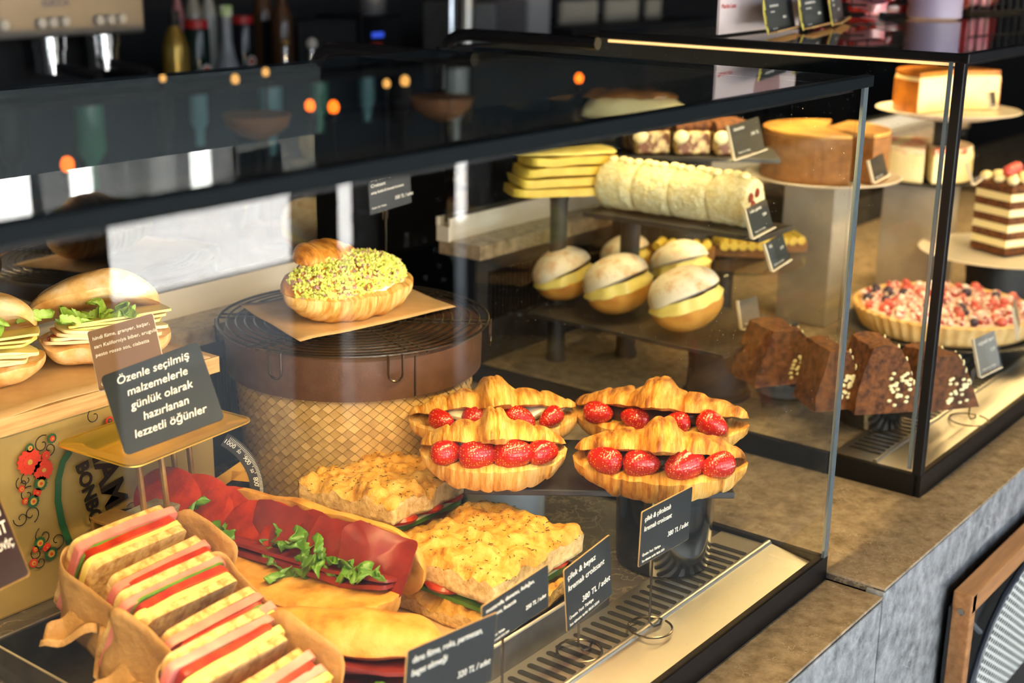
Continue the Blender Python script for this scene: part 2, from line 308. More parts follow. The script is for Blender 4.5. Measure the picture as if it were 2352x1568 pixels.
# ---------------------------------------------------------------- display cases
H = .5; Z0 = .022
def slots(mb, xs, y0, y1, z, ww=.0062):
    for x in xs:
        pts = []
        n = 6
        for k in range(n+1): a = PI+PI*k/n; pts.append((x+ww/2*math.cos(a), y0+ww/2*math.sin(a)))
        for k in range(n+1): a = PI*k/n; pts.append((x+ww/2*math.cos(a), y1+ww/2*math.sin(a)))
        mb.prism(pts, z-.0002, z+.0006)
    return mb
def case(x0, x1, zb, label, post, zt):
    c = thing('display_case', label, 'display case', (x1 if not post else x0, 0, zb))
    ox = Vector((-(x1 if not post else x0), 0, -zb))
    def pt(name, mb, m, **k): return mb.obj(name, m, c, loc=ox, **k)
    sx = x1 if not post else x0      # the visible end
    L = x1-x0; cx = (x0+x1)/2
    # base frame: front, ends, rear
    fh = .026
    f = MB().box((cx, .004, zb+fh/2), (L, .008, fh)).box((x0+.004, .36, zb+fh/2), (.008, .712, fh)).box((x1-.004, .36, zb+fh/2), (.008, .712, fh))
    f.box((cx, .712, zb+fh/2), (L, .01, fh)); pt('base_frame', f, BLACK, smooth=False)
    pt('floor_slab', MB().box((cx, .415, zb+.011), (L-.02, .61, .021)), MBROWN if post else MDARK, smooth=False)
    # steel air strip in front: slotted plate, ridge, sloping plate
    st = MB().box((cx, .088, zb+.0215), (L-.02, .054, .003))
    st.add([(x0+.01, .060, zb+.026), (x1-.01, .060, zb+.026), (x1-.01, .010, zb+.018), (x0+.01, .010, zb+.018)], [(0, 1, 2, 3)])
    strip = pt('air_strip', st, STEEL, smooth=False)
    MB().tube([(x0+.01, .0605, zb+.0255), (x1-.01, .0605, zb+.0255)], .0035, 10).obj('ridge', STEEL, strip)
    sl = [sx-(.045+i*.0135)*(1 if not post else -1) for i in range(70)]
    slots(MB(), [q for q in sl if x0+.03 < q < x1-.02], .070, .104, zb+.0232).obj('slot', BLACKM, strip, smooth=False)['kind'] = 'stuff'
    # rear ledge, slotted back, door rail, doors, header
    pt('rear_ledge', MB().box((cx, .685, zb+.185), (L-.01, .075, .02)), MBROWN, smooth=False)
    pt('rear_grille', MB().box((cx, .655, zb+.1), (L-.01, .006, .15)), BLACKM, smooth=False)
    g = MB()
    x = x0+.03
    while x < x1-.02: g.box((x, .650, zb+.12), (.004, .004, .07)); x += .009
    go = pt('grille_bar', g, BLACK, smooth=False); go['kind'] = 'stuff'
    pt('door_rail', MB().box((cx, .712, zb+.205), (L, .022, .022)).box((cx, .700, zb+.222), (L, .004, .012)).box((cx, .722, zb+.222), (L, .004, .012)), CREAMP, smooth=False)
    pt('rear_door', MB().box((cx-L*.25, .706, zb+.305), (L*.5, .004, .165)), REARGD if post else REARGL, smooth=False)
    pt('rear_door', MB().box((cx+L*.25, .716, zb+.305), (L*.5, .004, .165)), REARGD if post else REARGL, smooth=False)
    pt('header', MB().box((cx, .712, zt-.078), (L, .022, .085)), HEADB if post else WALLB, smooth=False)
    # glazing
    pt('front_glass', MB().box((cx, .004, (zb+fh+zt-.010)/2), (L-.012, .005, zt-.010-zb-fh)), GLASS, smooth=False)
    pt('top_glass', MB().box((cx, .232, zt-.005), (L-.004, .456, .007)), GLASST, smooth=False)
    yd = .452 if not post else .70
    pt('side_glass', MB().box((sx+(-.004 if not post else .004), yd/2+.004, (zb+fh+zt-.010)/2), (.005, yd-.008, zt-.010-zb-fh)), GLASSS, smooth=False)
    # trims: painted front band, side edges, rear rail on top
    pt('top_trim', MB().box((cx, .001, zt-.005), (L+.004, .010, .0105)).box((sx+(-.001 if not post else .001), .228, zt-.0045), (.006, .462, .009 if post else .005)), BLACK if post else TRIMM, smooth=False, bevel=.0012)
    pt('lamp_channel', MB().box((cx, .021, zt-.0125), (L-.02, .022, .006)), BLACK, smooth=False)
    k = [(0, .46), (.006, .462)]
    rail = MB()
    pp = [(sx, .46, zt-.016), (sx, .60, zt-.016), (sx, .66, zt-.016), (sx, .685, zt-.018), (sx, .70, zt-.026), (sx, .712, zt-.045), (sx, .714, zt-.09)]
    rail.tube(pp, .008, 8); pt('rear_rail', rail, BLACK)
    if post:
        pt('led_strip', MB().box((sx+.009, .23, zt-.0125), (.003, .44, .003)), mat('warm_led', (1.0, .62, .25), emit=1.1), smooth=False)
        pt('corner_post', MB().box((sx+.006, .006, (zb+zt)/2), (.011, .011, zt-zb-.01)), BLACK, smooth=False, bevel=.001)
        pt('post_edge', MB().box((sx+.0005, .015, (zb+fh+zt)/2), (.003, .004, zt-zb-fh-.012)), EDGEB, smooth=False)
    else:
        pt('corner_edge', MB().box((sx-.0045, .0015, (zb+fh+zt-.01)/2), (.009, .003, zt-.010-zb-fh)), EDGEB, smooth=False)
    return c
case(-1.5, 0, 0, 'near glass display case holding sandwiches and strawberry croissants', False, H)
case(.24, 2.13, LH, 'farther glass display case with black corner post holding cakes and tarts', True, H+.005)

# ---------------------------------------------------------------- baked goods builders
def nz(p, s, a, seed=0): return mn.noise(Vector(p)*s+Vector((seed*3.1, seed*1.7, seed*.9)))*a
def shell(L, W, Hh, sg, ridge=0, nseg=6, bend=0, arch=0, ex=2.4, seed=0, na=.002, ns=45, lump=0, nu=64, nv=22, skew=.25, flat=0):
    """half a roll: sg=+1 domed up from z=0, sg=-1 domed down"""
    mb = MB()
    def F(u, v):
        t = u*2-1; R = max(0.0, 1-abs(t)**ex)**.5
        s = (t+.02*math.sin(seed+t*5))*nseg/2
        if ridge:
            fr = (abs(s)) % 1.0
            R *= 1+ridge*((max(0, 4*fr*(1-fr)))**.5*.75+(1-fr)*.5-.75)*(1 if abs(t) < .96 else .3)
        R *= 1+lump*math.exp(-(t/.15)**4)
        if v < .999:
            a = PI*v/.70 if v < .70 else None
        else: a = 0
        if v <= .70:
            a = PI*v/.70; y = W/2*R*math.cos(a); z = sg*Hh*R*(math.sin(a)**.85)
            if flat and sg < 0: z = max(z, -Hh*flat)
        else:
            q = (v-.70)/.30; y = W/2*R*(-1+2*q); z = 0
        p = Vector((L/2*t, y+bend*t*t, z+arch*(1-t*t)))
        p.y += skew*.01*math.sin(a*1.0)*math.sin(s*PI) if v <= .7 and ridge else 0
        n = Vector((mn.noise(p*ns+Vector((seed, 0, 0))), mn.noise(p*ns+Vector((0, seed, 5))), mn.noise(p*ns+Vector((9, 0, seed)))))
        return p+n*na*(1 if R > .05 else .2)
    return mb.grid(F, nu, nv, cv=True)

def leaf(L=.04, W=.012, curl=.01, seed=0, lob=True):
    r = random.Random(seed); mb = MB(); a = r.uniform(-.02, .02)
    def F(u, v):
        w = W*(math.sin(PI*min(1, u*1.05+.05))**.7)*(1+(.45*math.sin(u*22+seed) if lob else 0)*(u > .15)*(u < .9))
        if u < .25: w *= .35+u*2.4
        return Vector((L*u, (v-.5)*w+a*u*u, curl*math.sin(u*3+seed)+.004*math.sin(v*6+u*9+seed)))
    return mb.grid(F, 18, 7)
def leaf_obj(parent, loc, rot, L, W, curl=.008, seed=0, m=None):
    o = leaf(L, W, curl, seed).obj('rocket_leaf', m or ROCKET, parent, loc=loc, rot=rot)
    s = o.modifiers.new('s', 'SOLIDIFY'); s.thickness = .0006
    return o
def slab(L, W, T, seed=0, na=.0015, ns=40, rnd=.3, nx=14, ny=10):
    """soft-edged sheet (ham, cheese, toast); x length, y width, z thickness"""
    mb = MB()
    def F(u, v):
        a = 2*PI*u; c, s = math.cos(a), math.sin(a); e = rnd
        x = L/2*abs(c)**e*(1 if c > 0 else -1); y = W/2*abs(s)**e*(1 if s > 0 else -1)
        q = v*4
        if q < 1: k, z = q, -T/2
        elif q < 3: k, z = 1, -T/2+T*(q-1)/2
        else: k, z = 4-q, T/2
        if q < 1 or q > 3: k = max(k, 0)
        p = Vector((x*k, y*k, z)); n = mn.noise(p*ns+Vector((seed, 0, 0)))*na
        return p+Vector((n, mn.noise(p*ns+Vector((0, seed, 0)))*na, mn.noise(Vector((p.x, p.y, seed))*ns*.6)*na*1.5))
    return mb.grid(F, 40, 13, cu=True)
def strawberry(r=.012, seed=0):
    mb = MB(); L = r*1.08
    def F(u, v):
        a = 2*PI*u; b = PI*v; rr = r*math.sin(b)**.8*(1.08-.50*(1-v))
        return Vector((rr*math.cos(a)*(1+.07*math.sin(seed*2+a)), rr*math.sin(a)*.86, -L*math.cos(b)+nz((math.cos(a), math.sin(a), v), 1.3, r*.06, seed)))
    return mb.grid(F, 22, 16, cu=True)

def croissant_open(label, loc, rz, m, mt, fill, seed=0, L=.13, W=.072, rs=(.011, .013, .013, .011), tilt=20, dys=(0, 0, 0, 0), scale=1):
    t = thing('filled_croissant', label, 'croissant', loc, rz, 'strawberry croissants on the slate')
    t.scale = (scale,)*3
    # lower half: dome below z=hb cut plane
    hb = .034
    shell(L, W, hb, -1, ridge=.10, nseg=9, bend=.016, ex=2.3, seed=seed, na=.0022, flat=.92).obj('lower_half', m, t, loc=(0, 0, hb*.93))
    shell(L*.985, W*.98, .019, 1, ridge=.22, nseg=7, bend=.014, arch=.006, ex=2.0, seed=seed+3, na=.003, lump=.55, ns=60).obj('upper_half', mt, t, loc=(0, .006, hb+.005), rot=(math.radians(-tilt+2), math.radians(seed % 3-1), 0))
    # filling ribbon
    mb = MB()
    def F(u, v):
        x = (u*2-1)*L*.44; a = 2*PI*v; R = max(.02, 1-abs(u*2-1)**3)
        y = .007+(W*.38)*math.cos(a)*R+.012*(u*2-1)**2; z = hb+.006+(.010*math.sin(a)+.003*math.sin(u*21+seed))*R
        return Vector((x, y, z))+Vector((0, nz((x, y, z), 60, .003, seed), nz((x, y, z), 70, .003, seed+2)))
    mb.grid(F, 40, 16, cv=True).obj('cream_filling' if fill is CREAM else 'chocolate_filling', fill, t)
    xs = [-.041, -.014, .016, .041]
    for i, (x, r_) in enumerate(zip(xs, rs)):
        x *= L/.13; s = strawberry(r_*1.22, seed+i).obj('strawberry', BERRY, t, loc=(x, -.021+.012*(x/(L/2))**2+dys[i], hb+.003+r_*.30), rot=(random.uniform(-.5, .5), math.radians(random.choice((-1, 1))*random.uniform(62, 112)), random.uniform(-.5, .5)))
    return t

def slab_focaccia(mb, L, W, T, seed, top=True, n=44):
    def zt(x, y):
        e = min(1, (L/2-abs(x))/.012, (W/2-abs(y))/.012); e = max(0, e)
        return T*(.62+.38*e**.5)+nz((x, y, 0), 48, .009, seed)+nz((x, y, 3), 120, .0055, seed)-(.006 if False else 0)
    def F(u, v):
        x = (u-.5)*L; y = (v-.5)*W; x += nz((0, y, 0), 40, .004, seed); y += nz((x, 0, 7), 40, .004, seed)
        return Vector((x, y, zt((u-.5)*L, (v-.5)*W)))
    b = len(mb.v); mb.grid(F, n, n)
    top_v = mb.v[b:]
    # sides
    rim = [i*n for i in range(n)]+[(n-1)*n+j for j in range(1, n)]+[i*n+n-1 for i in range(n-2, -1, -1)]+[j for j in range(n-2, 0, -1)]
    k = len(rim); rows = 6; vs = []
    for q in range(rows):
        for i in rim:
            p = top_v[i]; z = p.z*(1-q/(rows-1)); f = 1+nz((p.x, p.y, z*1.5), 120, .012, seed+5)
            vs.append(Vector((p.x*f, p.y*f, z)))
    fs = [(a*k+i, a*k+(i+1) % k, (a+1)*k+(i+1) % k, (a+1)*k+i) for a in range(rows-1) for i in range(k)]
    fs.append(tuple((rows-1)*k+i for i in range(k)))
    return vs, fs
def focaccia(name, parent, L, W, T, seed, loc, rot=(0, 0, 0)):
    mb = MB(); vs, fs = slab_focaccia(mb, L, W, T, seed)
    nt = len(mb.f); mb.add(vs, fs)
    me = bpy.data.meshes.new(name); me.from_pydata([tuple(x) for x in mb.v], [], mb.f); me.update()
    me.materials.append(FOCA); me.materials.append(FOCAS)
    me.shade_smooth()
    for i, p in enumerate(me.polygons):
        if i >= nt: p.material_index = 1
    o = bpy.data.objects.new(name, me); COL.objects.link(o); o.parent = parent; o.location = loc; o.rotation_euler = rot
    return o

# ---------------------------------------------------------------- near case: basket, rack, pistachio croissant
def weave_mat():
    m = mat('woven_palm', (.72, .50, .22)); N = m.node_tree.nodes; L = m.node_tree.links; b = N['Principled BSDF']
    at = N.new('ShaderNodeAttribute'); at.attribute_name = 'strip'
    r = N.new('ShaderNodeValToRGB'); r.color_ramp.elements[0].color = (.30, .17, .05, 1); r.color_ramp.elements[1].color = (.80, .56, .24, 1)
    tc = N.new('ShaderNodeTexCoord'); n = N.new('ShaderNodeTexNoise'); n.inputs['Scale'].default_value = 55; L.new(tc.outputs['Object'], n.inputs['Vector'])
    mx = N.new('ShaderNodeMath'); mx.operation = 'ADD'; L.new(at.outputs['Fac'], mx.inputs[0]); L.new(n.outputs['Fac'], mx.inputs[1])
    ml = N.new('ShaderNodeMath'); ml.operation = 'MULTIPLY'; ml.inputs[1].default_value = .5; L.new(mx.outputs[0], ml.inputs[0])
    L.new(ml.outputs[0], r.inputs[0]); L.new(r.outputs[0], b.inputs['Base Color']); b.inputs['Roughness'].default_value = .45
    return m
BX, BY = -.1616, .494
bk = thing('basket', 'round woven palm basket with brown leather lid under the wire rack', 'basket', (BX, BY, Z0))
def woven(r0, r1, h):
    """diagonal palm weave: flat tilted lozenges over a dark inner wall"""
    vs = []; fs = []; at = []; nA = 62; cell = 2*PI/nA; hz = .0054; rows = int(h/hz)
    for k in range(0, rows+1):
        for j in range(nA):
            cz = k*hz; ca = (j+.5*(k % 2))*cell; rnd = random.Random(k*97+j).random()*.6+(.4 if k % 2 else 0)
            b = len(vs); f_ = .94
            for q, (da, dz) in enumerate(((-cell/2, 0), (0, -hz), (cell/2, 0), (0, hz))):
                z = min(max(cz+dz*f_, 0), h); r = r0+(r1-r0)*z/h
                tl = (.0009, .0002, -.0002, .0004) if k % 2 else (.0002, .0009, .0004, -.0002)
                r += tl[q]; a = ca+da*f_
                vs.append((r*math.cos(a), r*math.sin(a), z)); at.append(rnd)
            fs.append((b, b+1, b+2, b+3))
    me = bpy.data.meshes.new('woven_body'); me.from_pydata(vs, [], fs); me.update()
    A = me.attributes.new('strip', 'FLOAT', 'POINT')
    for i, q in enumerate(at): A.data[i].value = q
    me.materials.append(weave_mat()); o = bpy.data.objects.new('woven_body', me); COL.objects.link(o); o.parent = bk
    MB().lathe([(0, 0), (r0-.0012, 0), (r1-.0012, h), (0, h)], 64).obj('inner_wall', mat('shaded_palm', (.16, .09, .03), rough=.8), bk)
woven(.118, .131, .172)
LEATHER = mat('brown_leather', (.075, .036, .020), (.10, .05, .03), scale=60, rough=.42, bump=.12, bscale=400)
MB().lathe([(.134, .146), (.1375, .146), (.1385, .188), (.1365, .1905), (.02, .1905), (.0, .1905)], 96).obj('lid', LEATHER, bk)
a = math.radians(250); MB().box((.1385*math.cos(a), .1385*math.sin(a), .168), (.0016, .0012, .042), a).obj('lid_seam', BLACKM, bk)
RZ = .196
rk = thing('cooling_rack', 'round dark wire cooling rack on the brown basket lid', 'cooling rack', (BX, BY, Z0))
for i in range(14):
    r = .018+i*.0098
    MB().tube([(r*math.cos(2*PI*k/72), r*math.sin(2*PI*k/72), RZ) for k in range(72)], .0011 if i < 13 else .0016, 6, closed=True).obj('ring', WIRE, rk)
for ph in (0, PI/3+.2, 2*PI/3+.1):
    for s in (-1, 1):
        dx, dy = math.cos(ph), math.sin(ph); ox_, oy_ = -dy*.007*s, dx*.007*s
        MB().tube([(-.147*dx+ox_, -.147*dy+oy_, RZ-.002), (.147*dx+ox_, .147*dy+oy_, RZ-.002)], .0011, 6).obj('cross_wire', WIRE, rk)
for ph in (math.radians(240), math.radians(305), math.radians(192), math.radians(60), math.radians(130)):
    dx, dy = math.cos(ph), math.sin(ph); pts = []
    for s, zz in ((-1, 0), (-1, -.010), (-1, -.020)): pts.append((.1475*dx-dy*.0075*s, .1475*dy+dx*.0075*s, RZ+zz))
    for k in range(7):
        a = PI+PI*k/6; pts.append((.1475*dx-dy*(.0075*math.cos(a)), .1475*dy+dx*(.0075*math.cos(a)), RZ-.020+.0075*math.sin(a)))
    for s, zz in ((1, -.020), (1, -.010), (1, 0)): pts.append((.1475*dx-dy*.0075*s, .1475*dy+dx*.0075*s, RZ+zz))
    MB().tube(pts, .0013, 6).obj('foot', WIRE, rk)
zr = Z0+RZ+.0018
def sheet(name, label, cat, pts, z, m, group=None, wav=.002, n=14, th=.0006):
    """paper lying on a plane: quad through four world xy corners"""
    a, b, c, d = [Vector((q[0], q[1], 0)) for q in pts]; o0 = (a+b+c+d)/4
    def F(u, v):
        p = (a*(1-u)+b*u)*(1-v)+(d*(1-u)+c*u)*v
        return Vector((p.x-o0.x, p.y-o0.y, wav*(.6+mn.noise(p*22))*(abs(u-.5)+abs(v-.5))))
    o = MB().grid(F, n, n).obj(name, m, loc=(o0.x, o0.y, z)); s = o.modifiers.new('s', 'SOLIDIFY'); s.thickness = th; s.offset = 1
    return tag(o, label, cat, group)
q = [P(550, 703, 'z', zr), P(690, 787, 'z', zr), P(1047, 707, 'z', zr), P(905, 650, 'z', zr)]
sheet('parchment_sheet', 'sheet of brown parchment under the pistachio croissant on the wire rack', 'paper', q, zr, PARCH)
e0 = P(705, 768, 'z', zr); e1 = P(972, 708, 'z', zr); c0 = (e0+e1)/2
rz = math.atan2(e1.y-e0.y, e1.x-e0.x); nrm = Vector((-math.sin(rz), math.cos(rz), 0))
pc = thing('pistachio_croissant', 'croissant covered in chopped pistachio on the wire rack', 'croissant', c0+nrm*.020+Vector((0, 0, .001)), rz)
CL = .162; LH_ = .036
shell(CL, .082, LH_, -1, ridge=.10, nseg=11, bend=.012, ex=2.2, seed=4, na=.002, flat=.95).obj('lower_half', PASTRYP, pc, loc=(0, 0, LH_*.95))
def ptop(u, a, k=1.0):
    Rn = max(0, 1-abs(u)**2.4)**.5*(1-.22*u)
    return Vector((u*CL*.48, .006+.012*u*u+.038*k*Rn*math.cos(a), LH_*.92+.036*k*Rn*max(0, math.sin(a))**.9))
MB().grid(lambda u, v: ptop(u*2-1, PI*v, .93+.05*math.sin(u*40))+Vector((0, 0, nz((u*9, v*4, 0), 1, .002))), 50, 16).obj('upper_half', PASTRYB, pc)
shell(.085, .055, .022, 1, ridge=.3, nseg=4, ex=2, seed=9, na=.002).obj('upper_fold', PASTRYB, pc, loc=(-.022, .020, LH_+.024), rot=(.15, .12, .1))
mb = MB(); mr = MB(); rr = random.Random(3)
for i in range(2300):
    u = rr.uniform(-.96, .97); a = rr.uniform(.9, 3.14)
    if a < 1.5 and u < .1: continue
    p = ptop(u, a, 1.0)+Vector((0, 0, rr.uniform(-.001, .002)))
    if rr.random() < .25: p = ptop(u, 3.13, 1.0)+Vector((0, rr.uniform(-.002, .002), rr.uniform(-.008, .002)))
    s = rr.uniform(.0022, .0042); M_ = Matrix.Rotation(rr.uniform(0, 6), 3, Vector((rr.random(), rr.random(), rr.random()+.1)).normalized())
    (mr if rr.random() < .14 else mb).add([M_ @ Vector(q)*s+p for q in ((1, 0, 0), (-.9, .2, 0), (0, .8, .1), (.1, -.7, 0), (0, .1, .6), (.1, 0, -.6))], [(0, 2, 4), (2, 1, 4), (1, 3, 4), (3, 0, 4), (2, 0, 5), (1, 2, 5), (3, 1, 5), (0, 3, 5)])
o = mb.obj('pistachio_topping', PIST, pc, smooth=False); o['kind'] = 'stuff'
o = mr.obj('pistachio_skins', PISTR, pc, smooth=False); o['kind'] = 'stuff'
MB().ball((0, 0, 0), (CL*.38, .031, .005), 24, 8, .2, 3).obj('cream_filling', CREAM, pc, loc=(0, -.004, LH_*.94))

# ---------------------------------------------------------------- strawberry croissants on slate over two bowls
SZ = .116
def bowl(name, label, x, y, r0, r1, h, m, z=Z0, group=None):
    o = MB().lathe([(r0*.9, 0), (r0, .003), (r0*1.02, .012), (r1*.97, h*.8), (r1, h), (r1-.003, h), (r0*.95-.003, .012), (0, .006)], 64).obj(name, m, loc=(x, y, z))
    return tag(o, label, 'bowl', group)
BOWLB = mat('black_glaze', (.010, .011, .012), rough=.12, coat=.6)
BOWLG = mat('grey_glass', (.30, .34, .36), rough=.15, coat=.5)
b1 = P(1518, 1285, 'z', Z0+.01); bb = Vector((b1.x+.035, b1.y+.026, 0))
bowl('bowl', 'black bowl propping the near end of the slate by the price card', -.106, .128, .046, .0495, SZ-.008-Z0, BOWLB)
bowl('bowl', 'pale grey bowl propping the slate beside the focaccia', -.160, .290, .044, .048, SZ-.008-Z0, BOWLG)
A_, B_ = P(1065, 1118, 'z', SZ), P(1688, 1128, 'z', SZ); dxy = (B_-A_).normalized(); nn = Vector((-dxy.y, dxy.x, 0))
if nn.dot(Vector((fw.x, fw.y, 0))) < 0: nn = -nn
cen = (A_+B_)/2+nn*.066; rs = math.atan2(dxy.y, dxy.x)
tag(MB().box((0, 0, -.004), ((B_-A_).length, .135, .007)).obj('slate_board', SLATE, loc=(cen.x, cen.y, SZ), rot=rs, smooth=False, bevel=.0015), 'rectangular black slate under four strawberry croissants', 'slate board')
def on(px0, px1, py, z, depth):
    a, b = P(px0, py, 'z', z), P(px1, py, 'z', z); m_ = (a+b)/2; d = Vector((m_.x-CAM.x, m_.y-CAM.y, 0)).normalized()
    return m_+d*depth, (b-a).length
specs = [('strawberry croissant with white cream, behind the other white cream one', 938, 1332, 1060, .030, PASTRYP, PASTRY, CREAM, 3, (.0105, .0125, .0135, .010), CR+.12, 17),
         ('strawberry croissant with white cream, nearest the focaccia', 962, 1305, 1142, .026, PASTRYP, PASTRY, CREAM, 1, (.0115, .014, .0145, .0115), CR+.05, 17),
         ('strawberry croissant with dark chocolate, behind the other chocolate one', 1302, 1708, 1046, .014, PASTRY, PASTRYB, CHOC, 6, (.0115, .011, .0105, .0125), CR-.26, 15),
         ('strawberry croissant with dark chocolate, nearest the black bowl', 1312, 1712, 1162, .022, PASTRY, PASTRYB, CHOC, 8, (.0125, .013, .015, .012), CR-.08, 16)]
for lb, x0, x1, yb, dp, m1, m2, fl, sd, rs_, rz, ti in specs:
    c, wd = on(x0, x1, yb, SZ, dp)
    croissant_open(lb, c, rz, m1, m2, fl, sd, L=wd*1.02, W=.070, rs=rs_, tilt=ti)

# ---------------------------------------------------------------- metal tray, focaccias, baguettes, wrapped clubs
TX0, TX1, TY0, TY1 = -.648, -.222, .115, .440
tr = thing('serving_tray', 'dark metal tray with raised rim under the sandwiches', 'tray', ((TX0+TX1)/2, (TY0+TY1)/2, Z0))
tw, tl = TX1-TX0, TY1-TY0
TRAYM = mat('tray_metal', (.10, .10, .10), (.16, .155, .15), scale=30, rough=.35, metal=.8)
MB().box((0, 0, .0015), (tw, tl, .003)).obj('tray_base', TRAYM, tr, smooth=False)
for c, d in (((0, -tl/2, .016), (tw, .002, .03)), ((0, tl/2, .016), (tw, .002, .03)), ((-tw/2, 0, .016), (.002, tl, .03)), ((tw/2, 0, .016), (.002, tl, .03))):
    MB().box(c, d).obj('tray_side', TRAYM, tr, smooth=False)
MB().tube([(-tw/2, -tl/2, .031), (tw/2, -tl/2, .031), (tw/2, tl/2, .031), (-tw/2, tl/2, .031)], .0018, 6, closed=True).obj('rim', STEEL, tr, smooth=True)
zt = Z0+.0045
sheet('parchment_sheet', 'brown parchment lining the metal tray under the focaccia sandwiches', 'paper', [(-.50, .16), (-.245, .15), (-.240, .40), (-.50, .41)], zt, PARCH, wav=.004)

def rocket_bunch(parent, pts, seed=0, L=.035, W=.014, m=None):
    r = random.Random(seed)
    for i, p in enumerate(pts):
        leaf_obj(parent, p, (r.uniform(-.7, .7), r.uniform(-.8, .3), r.uniform(-3.1, 3.1)), L*r.uniform(.7, 1.2), W*r.uniform(.8, 1.3), .008, seed+i, m)
# focaccia 2 (lower, right) then focaccia 1 leaning on it
def foc(label, loc, rot, L, W, seed, sc=1, gap=.016):
    t = thing('focaccia_sandwich', label, 'sandwich', loc, rot=rot, group='focaccia sandwiches in the tray')
    focaccia('lower_slice', t, L*.98, W*.98, .020, seed+11, (0, 0, 0))
    slab(L*.92, W*.92, .004, seed).obj('lettuce_layer', ROCKET, t, loc=(.0, -.0, .024))
    slab(L*.86, W*.9, .003, seed+1).obj('cheese_slice', CHEESEP, t, loc=(.002, .0, .028))
    for i, (x, y) in enumerate([(-L*.33, -W*.36), (-L*.02, -W*.36), (L*.28, -W*.33), (-L*.38, W*.05), (-L*.35, W*.33)]):
        MB().lathe([(0, 0), (.019, .0), (.021, .003), (.019, .006), (0, .006)], 28).obj('tomato_slice', TOMATO, t, loc=(x, y, .0295), rot=(.05*i-.1, .06, 0))
    us = focaccia('upper_slice', t, L, W, .027, seed, (0, 0, .0295+.006))
    hb_ = MB(); r = random.Random(seed); vv = us.data.vertices
    for _ in range(170):
        v = vv[r.randrange(44*44)].co
        hb_.box((v.x, v.y, v.z+.0003), (r.uniform(.001, .004), .0006, .0005), rz=r.uniform(0, 3))
    o = hb_.obj('herb_fleck', mat('dried_herb', (.10, .07, .015), rough=.8), us, smooth=False); o['kind'] = 'stuff'
    return t
foc('focaccia sandwich nearest the price cards, tomato slice showing', (-.288, .206, Z0+.008), (0, 0, .05), .140, .120, 5)
foc('focaccia sandwich leaning behind the other, beside the strawberry croissants', (-.268, .346, Z0+.026), (-.05, .07, .10), .136, .115, 21)

def baguette(label, loc, rot, L, W, seed, tom=False, m1=None, m2=None, openn=24, group='filled baguettes in the tray', hl=.034):
    t = thing('baguette_sandwich', label, 'sandwich', loc, rot=rot, group=group)
    shell(L, W*(1.12 if tom else 1), hl, -1, ex=6, seed=seed, na=.004, ns=26, nu=60, flat=.9).obj('lower_half', m1 or CRUST, t, loc=(0, -.007 if tom else 0, hl*(.98 if tom else .9)))
    shell(L*(.985 if not tom else .86), W*.96, .030 if not tom else .022, 1, ex=6, seed=seed+2, na=.004, ns=26, nu=60).obj('upper_half', m2 or CRUST, t, loc=(0, W*(.12+openn*.008), hl+.006) if not tom else (L*.07, W*.52, hl+.006), rot=(math.radians(-openn), 0, 0))
    slab(L*.93, W*.62, .004, seed, na=.004).obj('cured_beef', CURED, t, loc=(0, .008 if not tom else .014, hl+.002), rot=(math.radians(-8), 0, 0))
    slab(L*.9, W*(.7 if not tom else .5), .003, seed+1, na=.003).obj('cured_beef', CURED, t, loc=(.004, -.005 if not tom else .012, hl+.007), rot=(math.radians(-14), 0, 0))
    if tom:
        for k_ in range(4): slab(L*.24, .050, .002, seed+k_+5, na=.006, ns=55).obj('cured_beef', CURED, t, loc=(L*(.02+.12*k_), W*.22, hl+.020), rot=(math.radians(60), .05*k_, .06*(k_-1)))
    return t
# baguette lying away-right, opening towards the camera-left side
e0 = P(322, 1240, 'z', .075); e1 = P(885, 1405, 'z', .075)
d = (e1-e0); rzb = math.atan2(d.y, d.x); mid = (e0+e1)/2
bL = d.length*1.04
side = Vector((-math.sin(rzb), math.cos(rzb), 0))
b1_ = baguette('filled baguette with tomato and rocket behind the wrapped sandwiches', (mid.x+side.x*.010, mid.y+side.y*.010, Z0+.014), (0, 0, rzb), bL, .080, 31, tom=True, openn=72, hl=.050)
for i, (u, hh, s_) in enumerate(((-.44, .030, 1.15), (-.33, .026, 1.25), (-.18, .022, 1.2), (-.05, .018, 1.2), (.07, .012, .95))):
    MB().lathe([(0, 0), (.025*s_, .0), (.027*s_, .0018), (.025*s_, .0036), (0, .0036)], 36, sx=1.35).obj('tomato_slice', TOMATO, b1_, loc=(u*bL, .020, .052+hh*.60), rot=(math.radians(58), math.radians(4*(-1)**i), .05*i))
rocket_bunch(b1_, [(u*bL, -.004+.004*(i % 3), .056+.004*(i % 2)) for i, u in enumerate((-.36, -.30, -.2, -.12, .02, .06, .12, .17, .22, .27, .32, .36, .14, .24, -.15, .09, .19, .29, .16, .24, .31, .38))], 5, .031, .016)
e0 = P(515, 1500, 'z', .065); e1 = P(1010, 1535, 'z', .065); d = e1-e0; rzb = math.atan2(d.y, d.x); mid = (e0+e1)/2
b2_ = baguette('filled baguette nearest the case front, below the other baguette', (mid.x, mid.y, Z0+.006), (0, 0, rzb), d.length*1.05, .074, 44, openn=14)
rocket_bunch(b2_, [(u*.2, -.034, .034) for u in (-.4, -.25, -.1, .05, .2, .35, .45)], 9, .03, .014)
slab(.18, .06, .004, 3).obj('cured_beef', CURED, b2_, loc=(0, -.012, .030))

